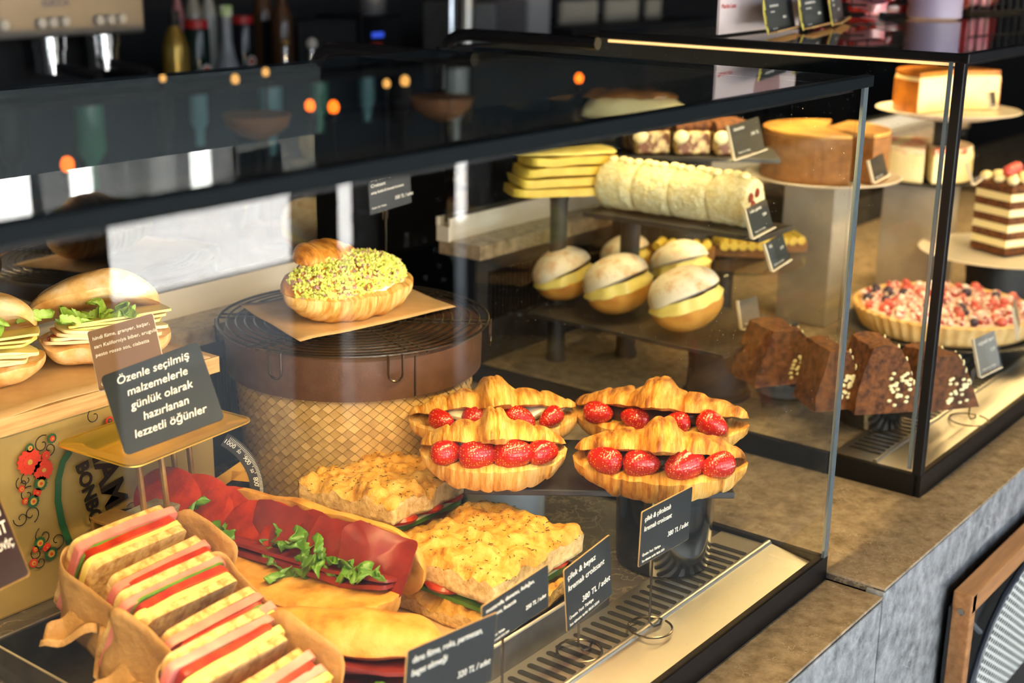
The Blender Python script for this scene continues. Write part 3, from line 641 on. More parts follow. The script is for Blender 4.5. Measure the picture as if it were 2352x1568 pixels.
# wrapped club sandwiches
BREADM = mat('toast_crumb', (.76, .50, .19), (.42, .19, .035), scale=110, lo=.42, hi=.66, detail=8, rough=.75, bump=.5, bscale=140, sss=.08)
def pack(ix, cx, cy, cz, wdt, rz, label, seed):
    """paper pocket holding two club halves; long axis x, layers stacked along -y"""
    hgt, dep_ = .070, .078
    t = thing('paper_wrap', label, 'paper wrap', (cx, cy, cz-.004), rot=(.36, 0, rz), group='brown paper wraps around the club sandwiches')
    mb = MB(); n = 60
    def F(u, v):
        a = 2*PI*u; c, s = math.cos(a), math.sin(a)
        x = (wdt/2+.007)*abs(c)**.35*(1 if c > 0 else -1); y = (dep_/2+.007)*abs(s)**.35*(1 if s > 0 else -1)
        z = v*(hgt*.84+.016*abs(c)**3+.010*math.sin(a*3+seed))
        k = 1+.06*v
        p = Vector((x*k, y*k, z)); q = p*28+Vector((seed, 0, 0))
        return p+Vector((mn.noise(q), mn.noise(q+Vector((5, 5, 5))), 0))*.006
    o = mb.grid(F, n, 12, cu=True).obj('pocket', KRAFT, t); s = o.modifiers.new('s', 'SOLIDIFY'); s.thickness = .0008
    # twisted loose corners
    for k, (x, y, an) in enumerate(((-wdt/2-.004, .0, 2.6), (-wdt/2, -dep_/2, 3.6), (wdt/2, -dep_/2, 5.4))):
        def G(u, v, k=k):
            return Vector((.030*u*(1+.3*v), (v-.5)*.05*(1-u*.5), .03-.028*u+.006*math.sin(v*9+k)+.004*math.sin(u*8)))
        f = MB().grid(G, 10, 8).obj('paper_fold', KRAFT, t, loc=(x, y, .008), rot=an); s = f.modifiers.new('s', 'SOLIDIFY'); s.thickness = .0008
    return hgt, dep_
def club(label, M, wdt, hgt, seed, scheme):
    t = thing('club_sandwich', label, 'sandwich', (0, 0, 0), group='club sandwiches in brown paper')
    t.matrix_world = M
    y = 0
    for i, (nm, th, m) in enumerate(scheme):
        y -= th/2
        ex = {'bread_slice': 0, 'ham_slice': .008, 'cheese_slice': .004, 'tomato_slice': -.006, 'rocket_leaf': -.004}[nm]
        r_ = random.Random(seed*13+i)
        o = slab(wdt+ex-.002*r_.random(), hgt+(ex*.4 if ex > 0 else .002), th*(.97 if nm == 'bread_slice' else 1.15), seed+i, na=.0009 if nm == 'bread_slice' else .0022, ns=60, rnd=.14).obj(nm, m, t, loc=(r_.uniform(-.002, .002), y, hgt/2+r_.uniform(-.001, .002)), rot=(PI/2, 0, 0))
        y -= th/2
    return t
BR = ('bread_slice', .0078, BREADM); HM = ('ham_slice', .0062, HAM); TM = ('tomato_slice', .0058, TOMATO); CH = ('cheese_slice', .0052, CHEESE); RK = ('rocket_leaf', .002, ROCKET); BR2 = ('bread_slice', .0074, BREADM)
packs = [(-.562, .362, .066, 'brown paper wrap around the club sandwiches farthest from the camera', 2),
         (-.584, .274, .056, 'brown paper wrap around the middle pair of club sandwiches', 5),
         (-.614, .186, .047, 'brown paper wrap around the club sandwiches nearest the camera', 8)]
adj = ['first in the row, nearest the printed tin', 'second in the row from the printed tin', 'third in the row from the printed tin', 'fourth in the row from the printed tin', 'fifth in the row, second nearest the camera', 'last in the row, at the bottom edge of the photo']
k = 0
for i, (x, y, z, lb, sd) in enumerate(packs):
    hg, dp = pack(i, x, y, z, .098, .06, lb, sd)
    for j in range(2):
        R = Matrix.Translation((x, y, z)) @ Matrix.Rotation(.06+.05*(j-.5), 4, 'Z') @ Matrix.Rotation(math.radians(27+3*j), 4, 'X')
        M_ = R @ Matrix.Translation((0, .050-j*.043, -.004+j*.006))
        club('ham and tomato club sandwich, '+adj[k], M_, .094, .070+.004*(j == 0), sd+j*3, [BR, HM, RK, TM, CH, BR2] if j == 0 else [BR2, HM, TM, RK, HM, CH, BR]); k += 1

# ---------------------------------------------------------------- tin box, board, ciabattas
TINM = mat('tin_print', (.36, .25, .09), (.28, .19, .06), scale=14, rough=.35, spec=.6, bump=.05)
TY = .516; TTOP = .212
tn = thing('tin_box', 'old printed tin box with folk flowers under the plywood board', 'tin box', (-.54, TY, Z0))
def tp(px, py): q = P(px, py, 'y', TY); return (q.x+.54, q.z-Z0)
TW = .44
MB().box((-.02, .068, (TTOP-.017-Z0)/2), (TW, .128, TTOP-.017-Z0)).obj('tin_body', TINM, tn, smooth=False, bevel=.003)
INKG = mat('green_print', (.02, .09, .04), rough=.4); INKR = mat('red_print', (.55, .04, .02), rough=.4); INKK = mat('black_print', (.015, .012, .01), rough=.4); INKO = mat('ochre_print', (.45, .26, .05), rough=.4)
def disc(parent, x, z, r, m, y=-.0006, name='flower', star=0, n=28, th=.0006):
    mb = MB(); pts = []
    for k_ in range(n): a = 2*PI*k_/n; rr_ = r*(1+(.10 if k_ % 2 else -.06)*(1 if star else 0)); pts.append((rr_*math.cos(a), rr_*math.sin(a)))
    o = mb.prism(pts, 0, th).obj(name, m, parent, loc=(x, y, z), rot=(PI/2, 0, 0), smooth=False); return o
def curl(parent, pts, r, m, name='scroll'):
    return MB().tube([(x, -.0007, z) for x, z in pts], r, 5).obj(name, m, parent)
# green oval arc
arc = [tp(*q) for q in ((160, 1035), (143, 1060), (133, 1100), (132, 1150), (141, 1200), (158, 1245), (182, 1290), (215, 1330))]
xs_ = []
mb = MB()
for i, (x, z) in enumerate(arc):
    j0 = arc[max(i-1, 0)]; j1 = arc[min(i+1, len(arc)-1)]; d = Vector((j1[0]-j0[0], 0, j1[1]-j0[1])).normalized(); nn_ = Vector((-d.z, 0, d.x))*.0035
    xs_ += [Vector((x, -.0008, z))+nn_, Vector((x, -.0008, z))-nn_]
mb.add(xs_, [(2*i, 2*i+1, 2*i+3, 2*i+2) for i in range(len(arc)-1)]).obj('green_band', INKG, tn, smooth=False)
def flower(px, py, r, m, mc, star=1):
    x, z = tp(px, py); disc(tn, x, z, r, m, star=star); disc(tn, x, z, r*.55, mc, y=-.0012, name='flower_heart', star=star); disc(tn, x, z, r*.22, INKR if mc is not INKR else INKO, y=-.0017, name='flower_heart')
for a in ((66, 1060, .0115, INKR, INKR), (98, 1078, .0095, INKR, INKR), (92, 1109, .0065, INKG, INKO), (75, 1150, .0058, INKG, INKO), (67, 1028, .004, INKG, INKO), (118, 1006, .0045, INKG, INKR), (104, 1045, .004, INKR, INKR), (90, 1246, .0055, INKG, INKO), (116, 1270, .0062, INKG, INKO), (84, 1130, .004, INKR, INKR), (106, 1256, .004, INKR, INKR), (48, 1122, .003, INKR, INKO), (57, 1150, .003, INKR, INKO), (80, 1260, .003, INKR, INKO), (76, 1292, .004, INKR, INKO), (250, 965, .004, INKR, INKG), (360, 1158, .003, INKR, INKO)): flower(*a)
def scroll(px, py, s, an, turns=1.1):
    x, z = tp(px, py); pts = []
    for k_ in range(16): u = k_/15; a = an+turns*2*PI*u; pts.append((x+s*(1-u*.8)*math.cos(a), z+s*(1-u*.8)*math.sin(a)))
    curl(tn, pts, .0005, INKK)
for a in ((60, 1100, .008, 0), (50, 1110, .007, 2), (62, 1135, .008, 1), (48, 1190, .008, 3), (84, 1270, .008, 1), (92, 1290, .007, 2.5), (100, 1230, .010, 2), (130, 1240, .009, 4), (96, 1020, .009, 1), (112, 1030, .007, 4), (215, 955, .009, 1), (300, 1170, .008, .5), (70, 1180, .009, 5)): scroll(*a)
x, z = tp(228, 1170)
text('MAMAMI', .036, INKK, tn, (tp(196, 1010)[0]+.002, -.0008, tp(196, 1010)[1]), ext=.0003, rot=(PI/2, math.radians(79), 0), xs=.98, bold=.0008)
text('BONBONS', .0185, INKK, tn, (tp(173, 1068)[0], -.0008, tp(173, 1068)[1]), ext=.0003, rot=(PI/2, math.radians(80), 0), xs=1.0, bold=.0006)
bo = thing('plywood_board', 'plywood board covered with brown paper on the printed tin', 'board', (-.62, TY-.004, TTOP-.017))
BD = .132; BX1 = P(560, 880, 'y', TY-.004).x+.62
BX1 = -.335+.62
MB().box((BX1/2-.15, BD/2, .008), (BX1+.30, BD, .016)).obj('board_core', PLY, bo, smooth=False)
def F(u, v): return Vector((-.28+u*(BX1+.27), v*(BD-.004)+.001-.002*math.sin(u*25), .0166+.0016*mn.noise(Vector((u*8, v*5, 0)))))
o = MB().grid(F, 40, 8).obj('paper_cover', PARCH, bo); s = o.modifiers.new('s', 'SOLIDIFY'); s.thickness = .0008; s.offset = 1
BZ = TTOP+.002
def ciabatta(label, loc, rz, L, W, seed, rev=False, openn=30):
    t = thing('ciabatta_sandwich', label, 'sandwich', loc, rz, 'ciabatta sandwiches on the plywood board')
    shell(L, W, .027, -1, ex=3, seed=seed, na=.005, ns=34, flat=.93).obj('lower_half', CRUSTP, t, loc=(0, 0, .0245))
    shell(L*.99, W*.95, .030, 1, ex=3, seed=seed+4, na=.005, ns=32, arch=.010).obj('upper_half', CRUSTP, t, loc=(-.008, .014, .044), rot=(math.radians(-openn), math.radians(-7), 0))
    for i in range(4):
        slab(L*.80, W*.7, .003, seed+i, na=.003).obj('turkey_slice' if i % 2 else 'apple_slice', CHEESEP if i % 2 else mat('smoked_turkey', (.88, .52, .28), rough=.4), t, loc=(.004*i-.004, -.010, .026+.0034*i), rot=(math.radians(-6), .03*i, .1*i))
    for i in range(3):
        slab(L*.72, W*.78, .0022, seed+9+i, rnd=.12, na=.001).obj('cheese_slice', CHEESE, t, loc=(.010+.003*i, -.012+.002*i, .0405+.0032*i), rot=(math.radians(-9), math.radians(-4), .12*i))
    rocket_bunch(t, [(u*L, -.026+.003*(i % 2), .049+.002*(i % 3)) for i, u in enumerate((-.36, -.3, -.2, -.12, -.05, .02, .1, .18, .25))], seed, .032, .014, mat('light_rocket', (.20, .38, .04), (.34, .52, .10), scale=60, rough=.4))
    MB().ball((0, 0, 0), (.010, .010, .005), 12, 8).obj('pepper_slice', TOMATO, t, loc=(-L*.32, -.024, .030))
    return t
c, wd = on(92, 398, 846, BZ, .030)
ciabatta('ciabatta sandwich with rocket and cheese behind the brown label', c, CR+.22, wd*1.0, .074, 51)
c, wd = on(-200, 108, 905, BZ, .030)
ciabatta('ciabatta sandwich cut off by the left edge of the photo', c, CR+.10, wd, .074, 61)

# ---------------------------------------------------------------- brass kitchen scale with blackboard
SZ2 = .178
cn = [P(138, 1012, 'z', SZ2), P(292, 1085, 'z', SZ2), P(566, 966, 'z', SZ2), P(425, 915, 'z', SZ2)]
sc0 = (cn[0]+cn[1]+cn[2]+cn[3])/4; Xs = ((cn[2]-cn[1])+(cn[3]-cn[0])).normalized(); sl_ = ((cn[2]-cn[1]).length+(cn[3]-cn[0]).length)/2; sw_ = ((cn[0]-cn[1]).length+(cn[3]-cn[2]).length)/2
rzs = math.atan2(Xs.y, Xs.x)
ks = thing('kitchen_scale', 'old brass kitchen scale with curved number dial holding the blackboard sign', 'scale', (sc0.x, sc0.y, Z0), rzs)
def rrect(l, w_, r, n=6):
    pts = []
    for cx_, cy_, a0 in ((l/2-r, w_/2-r, 0), (-l/2+r, w_/2-r, PI/2), (-l/2+r, -w_/2+r, PI), (l/2-r, -w_/2+r, 1.5*PI)):
        for k_ in range(n+1): a = a0+PI/2*k_/n; pts.append((cx_+r*math.cos(a), cy_+r*math.sin(a)))
    return pts
def dish(rows, m, name, parent, loc):
    mb = MB(); n = None; vs = []
    for (l, w_, r, z) in rows:
        pp = rrect(l, w_, r); n = len(pp); vs += [(x, y, z) for x, y in pp]
    fs = [(a*n+i, a*n+(i+1) % n, (a+1)*n+(i+1) % n, (a+1)*n+i) for a in range(len(rows)-1) for i in range(n)]+[tuple((len(rows)-1)*n+i for i in range(n))]
    o = mb.add(vs, fs).obj(name, m, parent, loc=loc, angle=60); s = o.modifiers.new('s', 'SOLIDIFY'); s.thickness = .0014; return o
hz_ = SZ2-Z0
dish([(sl_, sw_, .012, 0), (sl_*.985, sw_*.98, .011, -.0015), (sl_*.80, sw_*.72, .006, -.003), (sl_*.74, sw_*.64, .005, -.010), (sl_*.5, sw_*.4, .005, -.0105)], GOLD, 'pan', ks, (0, 0, hz_))
MB().tube([(x, y, 0) for x, y in rrect(sl_, sw_, .012)], .0013, 6, closed=True).obj('pan_rim', GOLD, ks, loc=(0, 0, hz_))
for x, y in ((-.035, -.012), (-.010, -.014), (.030, .014), (.048, .012)):
    MB().tube([(x, y, hz_-.012), (x+.004, y, .085)], .0028, 8).obj('rod', GOLDD, ks)
MB().box((0, 0, .082), (.10, .030, .006)).box((0, -.014, .074), (.10, .003, .020)).obj('beam', mat('chipped_grey_paint', (.30, .30, .22), (.12, .10, .07), scale=45, rough=.5), ks, smooth=False, bevel=.001)
MB().box((-.052, -.018, .045), (.028, .004, .09)).box((-.052, .018, .045), (.028, .004, .09)).box((-.052, 0, .088), (.028, .04, .004)).obj('housing', GOLDD, ks, smooth=False, bevel=.001)
MB().box((-.01, 0, .004), (.13, .08, .008)).obj('base_plate', GOLDD, ks, smooth=False, bevel=.002)
# dial: arc band in a vertical plane facing the camera, plus a brass branch
dc = P(448, 1150, 'z', .07); dl = thing('x', None, None); bpy.data.objects.remove(dl)
DR = .052
inv = Matrix.Rotation(-rzs, 4, 'Z')
dpos = inv @ (Vector((P(442, 1130, 'y', .455).x, .455, 0))-Vector((sc0.x, sc0.y, 0)))
dzc = P(442, 1130, 'y', .455).z-Z0
drz = CR-rzs+.15
R1 = (P(582, 1130, 'y', .455)-P(442, 1130, 'y', .455)).length*.85
mb = MB()
a0, a1 = math.radians(58), math.radians(-62)
def band(r_0, r_1, y0, y1, n=40):
    m_ = MB()
    for i in range(n):
        aa, ab = a0+(a1-a0)*i/n, a0+(a1-a0)*(i+1)/n
        q = [(r_0*math.cos(aa), r_0*math.sin(aa)), (r_1*math.cos(aa), r_1*math.sin(aa)), (r_1*math.cos(ab), r_1*math.sin(ab)), (r_0*math.cos(ab), r_0*math.sin(ab))]
        m_.add([(x, y0, z) for x, z in q]+[(x, y1, z) for x, z in q], [(0, 1, 2, 3), (7, 6, 5, 4), (1, 5, 6, 2), (0, 3, 7, 4), (0, 4, 5, 1), (2, 6, 7, 3)])
    return m_
dial = band(R1-.013, R1, 0, .002).obj('dial', mat('dial_black', (.03, .035, .04), rough=.3), ks, loc=(dpos.x, dpos.y, dzc), rot=drz, smooth=False)
tk = MB()
for i in range(90):
    a = a0-.06+(a1-a0+.1)*i/89; ln = .0050 if i % 5 == 0 else .0032
    tk.box(((R1-.001-ln/2)*math.cos(a), -.0004, (R1-.001-ln/2)*math.sin(a)), (ln, .0006, .00028), M=Matrix.Rotation(-a, 3, 'Y'))
tko = tk.obj('tick_mark', WHITE, dial, smooth=False); tko['kind'] = 'stuff'
for i, s_ in enumerate(('1000', '50', '900', '50', '800', '50', '700', '50', '600', '50', '500')):
    a = a0-.10+(a1-a0+.16)*i/10; big = i % 2 == 0
    text(s_, .0062 if big else .0042, WHITE, dial, ((R1-.0088)*math.cos(a), -.0006, (R1-.0088)*math.sin(a)), rot=(PI/2, -(a-PI/2)+0, 0), align='CENTER', ext=.0001, name='numeral')
br = MB()
for c_, d_ in (((.30, .06), (.98, .50)), ((.30, -.02), (.62, -.62)), ((.55, .22), (.98, .22))):
    p0 = Vector((c_[0]*R1, .003, c_[1]*R1)); p1 = Vector((d_[0]*(R1-.012), .003, d_[1]*(R1-.012))); dd_ = p1-p0
    br.box((p0+p1)/2, (dd_.length, .002, .010), M=Matrix.Rotation(-math.atan2(dd_.z, dd_.x), 3, 'Y'))
br.obj('dial_arm', GOLD, ks, loc=(dpos.x, dpos.y, dzc), rot=drz, smooth=False)

# ---------------------------------------------------------------- cards
def card(name, label, cat, TL, TR, BL, m, lines, th=.0016, edge=None, group=None, rnd=.004, xs=1):
    """lines: (text, x, y, size, shear, align) in fractions of width / height from top left"""
    t = thing(name, label, cat, group=group); X = TR-TL; Y = TL-BL
    frame(t, BL, X, Y); W_ = X.length; Hc = Y.length; t['w'] = W_
    pts = [(x+W_/2, y+Hc/2) for x, y in rrect(W_, Hc, rnd, 4)]
    MB().prism(pts, -th, 0).obj('board', m, t, smooth=False)
    if edge: MB().prism([(x+W_/2, y+Hc/2) for x, y in rrect(W_*1.012, Hc*1.018, rnd, 4)], -th*.9, -th*.25).obj('edge', edge, t, smooth=False)
    for s_, x, y, sz, sh, al in lines:
        text(s_, sz*Hc, WHITE, t, (x*W_, Hc*(1-y), .0002), shear=sh, align=al, ext=.00012, xs=xs)
    return t
d1 = 1.13
card('blackboard_sign', 'black sign with white script reading Özenle seçilmiş malzemelerle on the brass scale', 'sign', D(222, 868, 1.095), D(446, 786, 1.105), D(288, 1046, 1.075), MIDN,
     [('Özenle seçilmiş', .50, .17, .135, .22, 'CENTER'), ('malzemelerle', .50, .34, .135, .22, 'CENTER'), ('günlük olarak', .50, .51, .135, .22, 'CENTER'), ('hazırlanan', .50, .68, .135, .22, 'CENTER'), ('lezzetli öğünler', .50, .85, .135, .22, 'CENTER')], rnd=.004)
nc = card('label_card', 'brown ingredient label in front of the ciabatta sandwich', 'label', D(178, 770, 1.165), D(328, 727, 1.17), D(228, 898, 1.145), BROWNC,
     [('hindi füme, granyer, kaşar,', .05, .17, .082, .1, 'LEFT'), ('sarı Kaliforniya biber, arugula,', .05, .31, .082, .1, 'LEFT'), ('pesto rosso sos, ciabatta', .05, .45, .082, .1, 'LEFT'), ('250 TL / adet', .62, .80, .08, .1, 'LEFT'), ('Üretim Yeri: Türkiye', .05, .93, .06, 0, 'LEFT')], edge=WHITEP, rnd=.002)
card('sandwich_sign', 'dark price sign ending in NDVİÇ at the left edge of the photo', 'sign', D(-68, 1165, .985), D(27, 1120, .99), D(-28, 1366, .965), mat('plum_card', (.020, .008, .014), rough=.35),
     [('TUZLU', .92, .25, .12, 0, 'RIGHT'), ('NT', .92, .45, .20, .1, 'RIGHT'), ('SANDVİÇ', .94, .62, .12, 0, 'RIGHT')], edge=GOLDD, rnd=.003, xs=.6)

def price(label, pxs, y0, lines, pole, ringc, tilt=0, shift=0, group='black price cards on wire stands'):
    """card on wire stand. pxs: TL, TR, BL pixels; y0: the vertical plane the card stands in"""
    TL, TR, BL = [P(*q, 'y', y0) for q in pxs]; TR = TL+(TR-TL)*1.0; TR.z = TL.z+(TR.z-TL.z)*.6
    BL = Vector((TL.x, TL.y, BL.z))
    t = card('price_card', label, 'price card', TL, TR, BL, MIDN, lines, th=.0012, edge=PLY, group=group, rnd=.0015)
    return t, TL, TR, BL
def stand(label, x, y, ztop, zb=Z0+.0068, r=.0195, group='wire card stands'):
    t = thing('card_stand', label, 'card stand', (x, y, zb), group=group)
    pts = [(r*math.cos(2*PI*k_/28), r*math.sin(2*PI*k_/28), 0) for k_ in range(28)]
    MB().tube([(-.002, .0, ztop-zb), (-.002, 0, .006), (.002, -.002, .0005)]+[(r*.5, -.004, 0)]+pts[:], .0011, 6).obj('wire', WIRE, t)
    MB().tube([(-.006, .001, ztop-zb-.012), (-.006, .001, ztop-zb), (.002, .001, ztop-zb+.002), (.002, .001, ztop-zb-.012)], .0008, 6).obj('clip', WIRE, t)
PL = lambda a, b, pr: [(a, .05, .20, .13, .15, 'LEFT'), (b, .05, .38, .13, .15, 'LEFT'), (pr, .96, .72, .13, .15, 'RIGHT'), ('Üretim Yeri: Türkiye', .05, .84, .07, 0, 'LEFT'), ('Son tüketim tarihi: 00.01.2024', .05, .95, .06, 0, 'LEFT')]
pr = [('price card by the black bowl, rightmost of the row', ((1473, 1178), (1588, 1124), (1472, 1299)), .050, PL('çilek & çikolatalı', 'kremalı croissant', '380 TL / adet')),
      ('price card between the focaccia card and the black bowl card', ((1308, 1302), (1412, 1208), (1338, 1428)), .075, PL('çilek & beyaz', 'kremalı croissant', '380 TL / adet')),
      ('price card below the tomato slice of the focaccia', ((1111, 1392), (1262, 1288), (1118, 1440+50)), .065, PL('mozzarella, domates, fesleğen,', 'pesto sos, focaccia', '250 TL / adet')),
      ('price card cut off by the bottom edge of the photo', ((924, 1502), (1130, 1434), (928, 1660)), .045, PL('dana füme, roka, parmesan,', 'baget ekmeği', '320 TL / adet'))]
for lb, px_, y0, ln in pr:
    t, TL, TR, BL = price(lb, px_, y0, ln, None, None)
    cx_ = TL.x*.62+TR.x*.38
    stand('wire stand of the '+lb.replace('price card ', 'card '), cx_+.002, y0+.006, BL.z+.022)
# pistachio card behind the basket
TL, TR, BL = [P(*q, 'y', .60) for q in ((850, 398), (946, 372), (850, 494))]
card('price_card', 'price card reading Croissant above the wire rack, behind the basket', 'price card', TL, TR, BL, mat('smoke_card', (.030, .036, .045), rough=.4), [('antep fıstıklı üçgen pastane', .05, .20, .11, .1, 'LEFT'), ('Croissant', .05, .36, .13, .1, 'LEFT'), ('antep fıstıklı & kremalı kruvasan', .05, .52, .09, .1, 'LEFT'), ('350 TL / adet', .60, .80, .12, .1, 'LEFT'), ('Üretim Yeri: Türkiye', .05, .88, .06, 0, 'LEFT')], rnd=.002)
q = P(898, 500, 'y', .605); stand('tall wire stand behind the basket', q.x, .612, q.z+.01, zb=.218, r=.02)

# ---------------------------------------------------------------- farther case: stands, cakes, pastries
ZF = LH+.0225
def plate(name, label, px, py, wpx, d, m, th=.008, cat='plate', lip=.003, group=None):
    c = D(px, py, d); r = wpx/2/FPX*d
    o = MB().lathe([(0, -th), (r*.55, -th), (r*.97, -.002), (r, 0), (r*.985, .001), (r*.86, -lip), (0, -lip)], 72).obj(name, m, loc=c)
    return tag(o, label, cat, group), c, r
def pedestal(label, c, z1, r, m, square=False):
    h = z1-ZF
    t = thing('cake_stand', label, 'cake stand', (c.x, c.y, ZF))
    if square: MB().box((0, 0, h/2), (r*1.8, r*1.8, h)).obj('block', m, t, smooth=False, bevel=.002)
    else:
        MB().lathe([(r, 0), (r, .006), (r*.9, .010), (r*.86, h*.5), (r*.9, h-.010), (r, h-.004), (r, h)], 48).obj('column', m, t)
    return t
MARBW = mat('white_marble_block', (.40, .35, .28), (.26, .22, .17), scale=7, rough=.3, dist=.0)
CAKEB = mat('brown_sponge', (.28, .12, .03), (.18, .07, .015), scale=70, rough=.75, bump=.4)
CAKET = mat('caramel_top', (.70, .38, .08), (.40, .17, .04), scale=30, rough=.5)
CHEESECAKE = mat('cheesecake_body', (.94, .82, .48), (.90, .72, .34), scale=20, rough=.5)
BURNT = mat('burnt_top', (.70, .26, .03), (.30, .09, .015), scale=25, rough=.3)
COCOA = mat('cocoa', (.05, .016, .006), (.22, .075, .02), scale=110, rough=.85, bump=1.0, bscale=150, dist=.003)
DUST = mat('sugared_bun', (.88, .80, .66), (.60, .28, .07), scale=60, rough=.8, lo=.50, hi=.78, bump=.3)
BUN = mat('bun_side', (.74, .36, .06), (.50, .19, .03), scale=26, rough=.5)
CUSTARD = mat('custard', (.93, .76, .22), rough=.4, sss=.1)
WHITEC = mat('white_coating', (.92, .88, .60), (.80, .70, .36), scale=140, rough=.7, bump=1, bscale=170, dist=.006, lo=.4, hi=.6)
CREAMY = mat('yellow_cream', (.93, .84, .48), rough=.5)
LEM = mat('yellow_cake', (.86, .66, .10), (.66, .44, .06), scale=20, rough=.5)
REDB = mat('red_berry', (.50, .03, .03), (.75, .20, .16), scale=60, rough=.35)
PINKB = mat('frosted_berry', (.45, .06, .06), (.86, .74, .70), scale=70, lo=.44, hi=.52, rough=.7)
BLUEB = mat('blue_berry', (.04, .03, .07), rough=.5)
SHORT = mat('tart_crust', (.86, .60, .26), (.74, .44, .14), scale=40, rough=.7)
ACRYL = glass('acrylic', (.95, .93, .88), ior=1.25)
def wedge_mb(R, a0, a1, h, n=26, z=0, r0=0, nzv=0, seed=0):
    mb = MB(); pts = [(r0*math.cos(a1), r0*math.sin(a1))] if r0 == 0 else [(r0*math.cos(a0+(a1-a0)*k_/n), r0*math.sin(a0+(a1-a0)*k_/n)) for k_ in range(n, -1, -1)]
    pts += [(R*math.cos(a0+(a1-a0)*k_/n), R*math.sin(a0+(a1-a0)*k_/n)) for k_ in range(n+1)]
    return mb.prism(pts, z, z+h)
def tagcard(label, px, py, w_px, h_px, d, m=MIDN, lines=('', ''), tilt=.0, face=None, group='acrylic price tags in the farther case', zb=None):
    """acrylic price tag leaning back slightly, facing the customers"""
    s = d/FPX; W_ = w_px*s/.75; Hh_ = h_px*s
    c = D(px, py, d); t = thing('price_tag', label, 'price tag', group=group)
    an = (face if face is not None else -.15)
    X = Vector((math.cos(an), math.sin(an), 0)); X = (X+Vector((0, 0, tilt))).normalized(); Y = Vector((0, .25, 1)); Y = (Y-X*Y.dot(X)).normalized()
    frame(t, c-X*W_/2-Y*Hh_/2, X, Y)
    MB().box((W_/2, Hh_/2, -.001), (W_*1.0, Hh_, .002)).obj('board', m, t, smooth=False)
    MB().box((W_/2, Hh_/2, .0010), (W_*1.10, Hh_*1.08, .0015)).obj('acrylic_front', ACRYL, t, smooth=False)
    MB().box((W_/2, -.0035*1, -.008), (W_*1.10, .003, .018)).obj('acrylic_foot', ACRYL, t, smooth=False)
    MB().box((-.05*W_-.0008, Hh_/2, .0), (.0016, Hh_*1.08, .004)).box((W_/2, -Hh_*.04-.0008, 0), (W_*1.1, .0016, .004)).obj('acrylic_edge', mat('amber_edge', (.75, .66, .50), rough=.2), t, smooth=False)
    for i, (s_, x, y, sz) in enumerate(((lines[0], .08, .20, .16), (lines[1], .60, .48, .14), ('Üretim Yeri: Türkiye', .08, .90, .07))):
        if s_: text(s_, sz*Hh_, WHITE, t, (x*W_, Hh_*(1-y), .0022), ext=.0001)
    return t
# chocolate wedges on slate over a fluted glass bowl
zsl = .076
q = [P(1672, 858, 'z', zsl), P(1935, 1000-62, 'z', zsl), P(2262, 905, 'z', zsl), P(1990, 850, 'z', zsl)]
wq = D(1990, 920, 1.62); wc = Vector((.335, .145, 0))
sb = MB().box((0, 0, -.004), (.125, .29, .007)).obj('slate_board', SLATE, loc=(.405, .185, zsl), rot=-.12, smooth=False, bevel=.001); tag(sb, 'dark slate under the chocolate cake wedges in the farther case', 'slate board')
bowl('bowl', 'fluted dark glass bowl propping the chocolate wedge slate', .385, .125, .040, .046, zsl-.008-ZF, BOWLB, z=ZF)
bowl('bowl', 'dark glass bowl propping the rear end of the chocolate wedge slate', .420, .265, .036, .042, zsl-.008-ZF, BOWLG, z=ZF)
def choc_wedge(label, px, py, d, wpx, hpx, rz):
    c = P(px, py, 'z', zsl); dd = (c-CAM).dot(fw); s = dd/FPX; L = wpx*s; h = hpx*s*.80
    t = thing('chocolate_cake_wedge', label, 'cake', (c.x, c.y, zsl+.001), rz, 'chocolate cake wedges on the slate')
    mb = MB(); prof = [(-L*.47, 0), (-L*.44, h*.25), (-L*.36, h*.62), (-L*.28, h*.97), (-L*.10, h), (L*.10, h*.97), (L*.24, h*.72), (L*.38, h*.36), (L*.48, 0), (0, 0)]
    n = 10; vs = []
    for k_ in range(n):
        y = (k_/(n-1)-.5)*.060
        for x, z in prof: vs.append(Vector((x+nz((x, y, z), 90, .004, 3), y, max(0, z+nz((x, y, z), 90, .004, 5)))))
    m = len(prof); fs = [(a*m+i, a*m+(i+1) % m, (a+1)*m+(i+1) % m, (a+1)*m+i) for a in range(n-1) for i in range(m)]+[tuple(range(m))[::-1], tuple((n-1)*m+i for i in range(m))]
    mb.add(vs, fs).obj('cake_body', COCOA, t, smooth=True, angle=35)
    al = MB(); r = random.Random(int(px))
    for _ in range(46):
        u = r.random(); x = L*(.12+.34*u); z = h*(.94-.90*u); y = r.uniform(-.030, .030)
        al.ball((x+.002, y, max(.003, z)), (.0016, .0020, .0042), 8, 5)
        if r.random() < .5: al.ball((r.uniform(0, L*.3), -.0310, r.uniform(.1, .6)*h), (.003, .0015, .0022), 8, 5)
    o = al.obj('almond_flake', CREAMY, t); o['kind'] = 'stuff'
    return t
choc_wedge('chocolate wedge with almonds standing at the left end of its slate', 1785, 868, 1.66, 190, 165, CR+.35)
choc_wedge('chocolate wedge directly behind the near case corner', 1902, 925, 1.62, 130, 180, CR+.25)
choc_wedge('largest chocolate wedge, just right of the near case corner', 2012, 932, 1.58, 175, 200, CR+.2)
choc_wedge('chocolate wedge with almond slivers behind the black post', 2140, 925, 1.6, 175, 165, CR+.3)
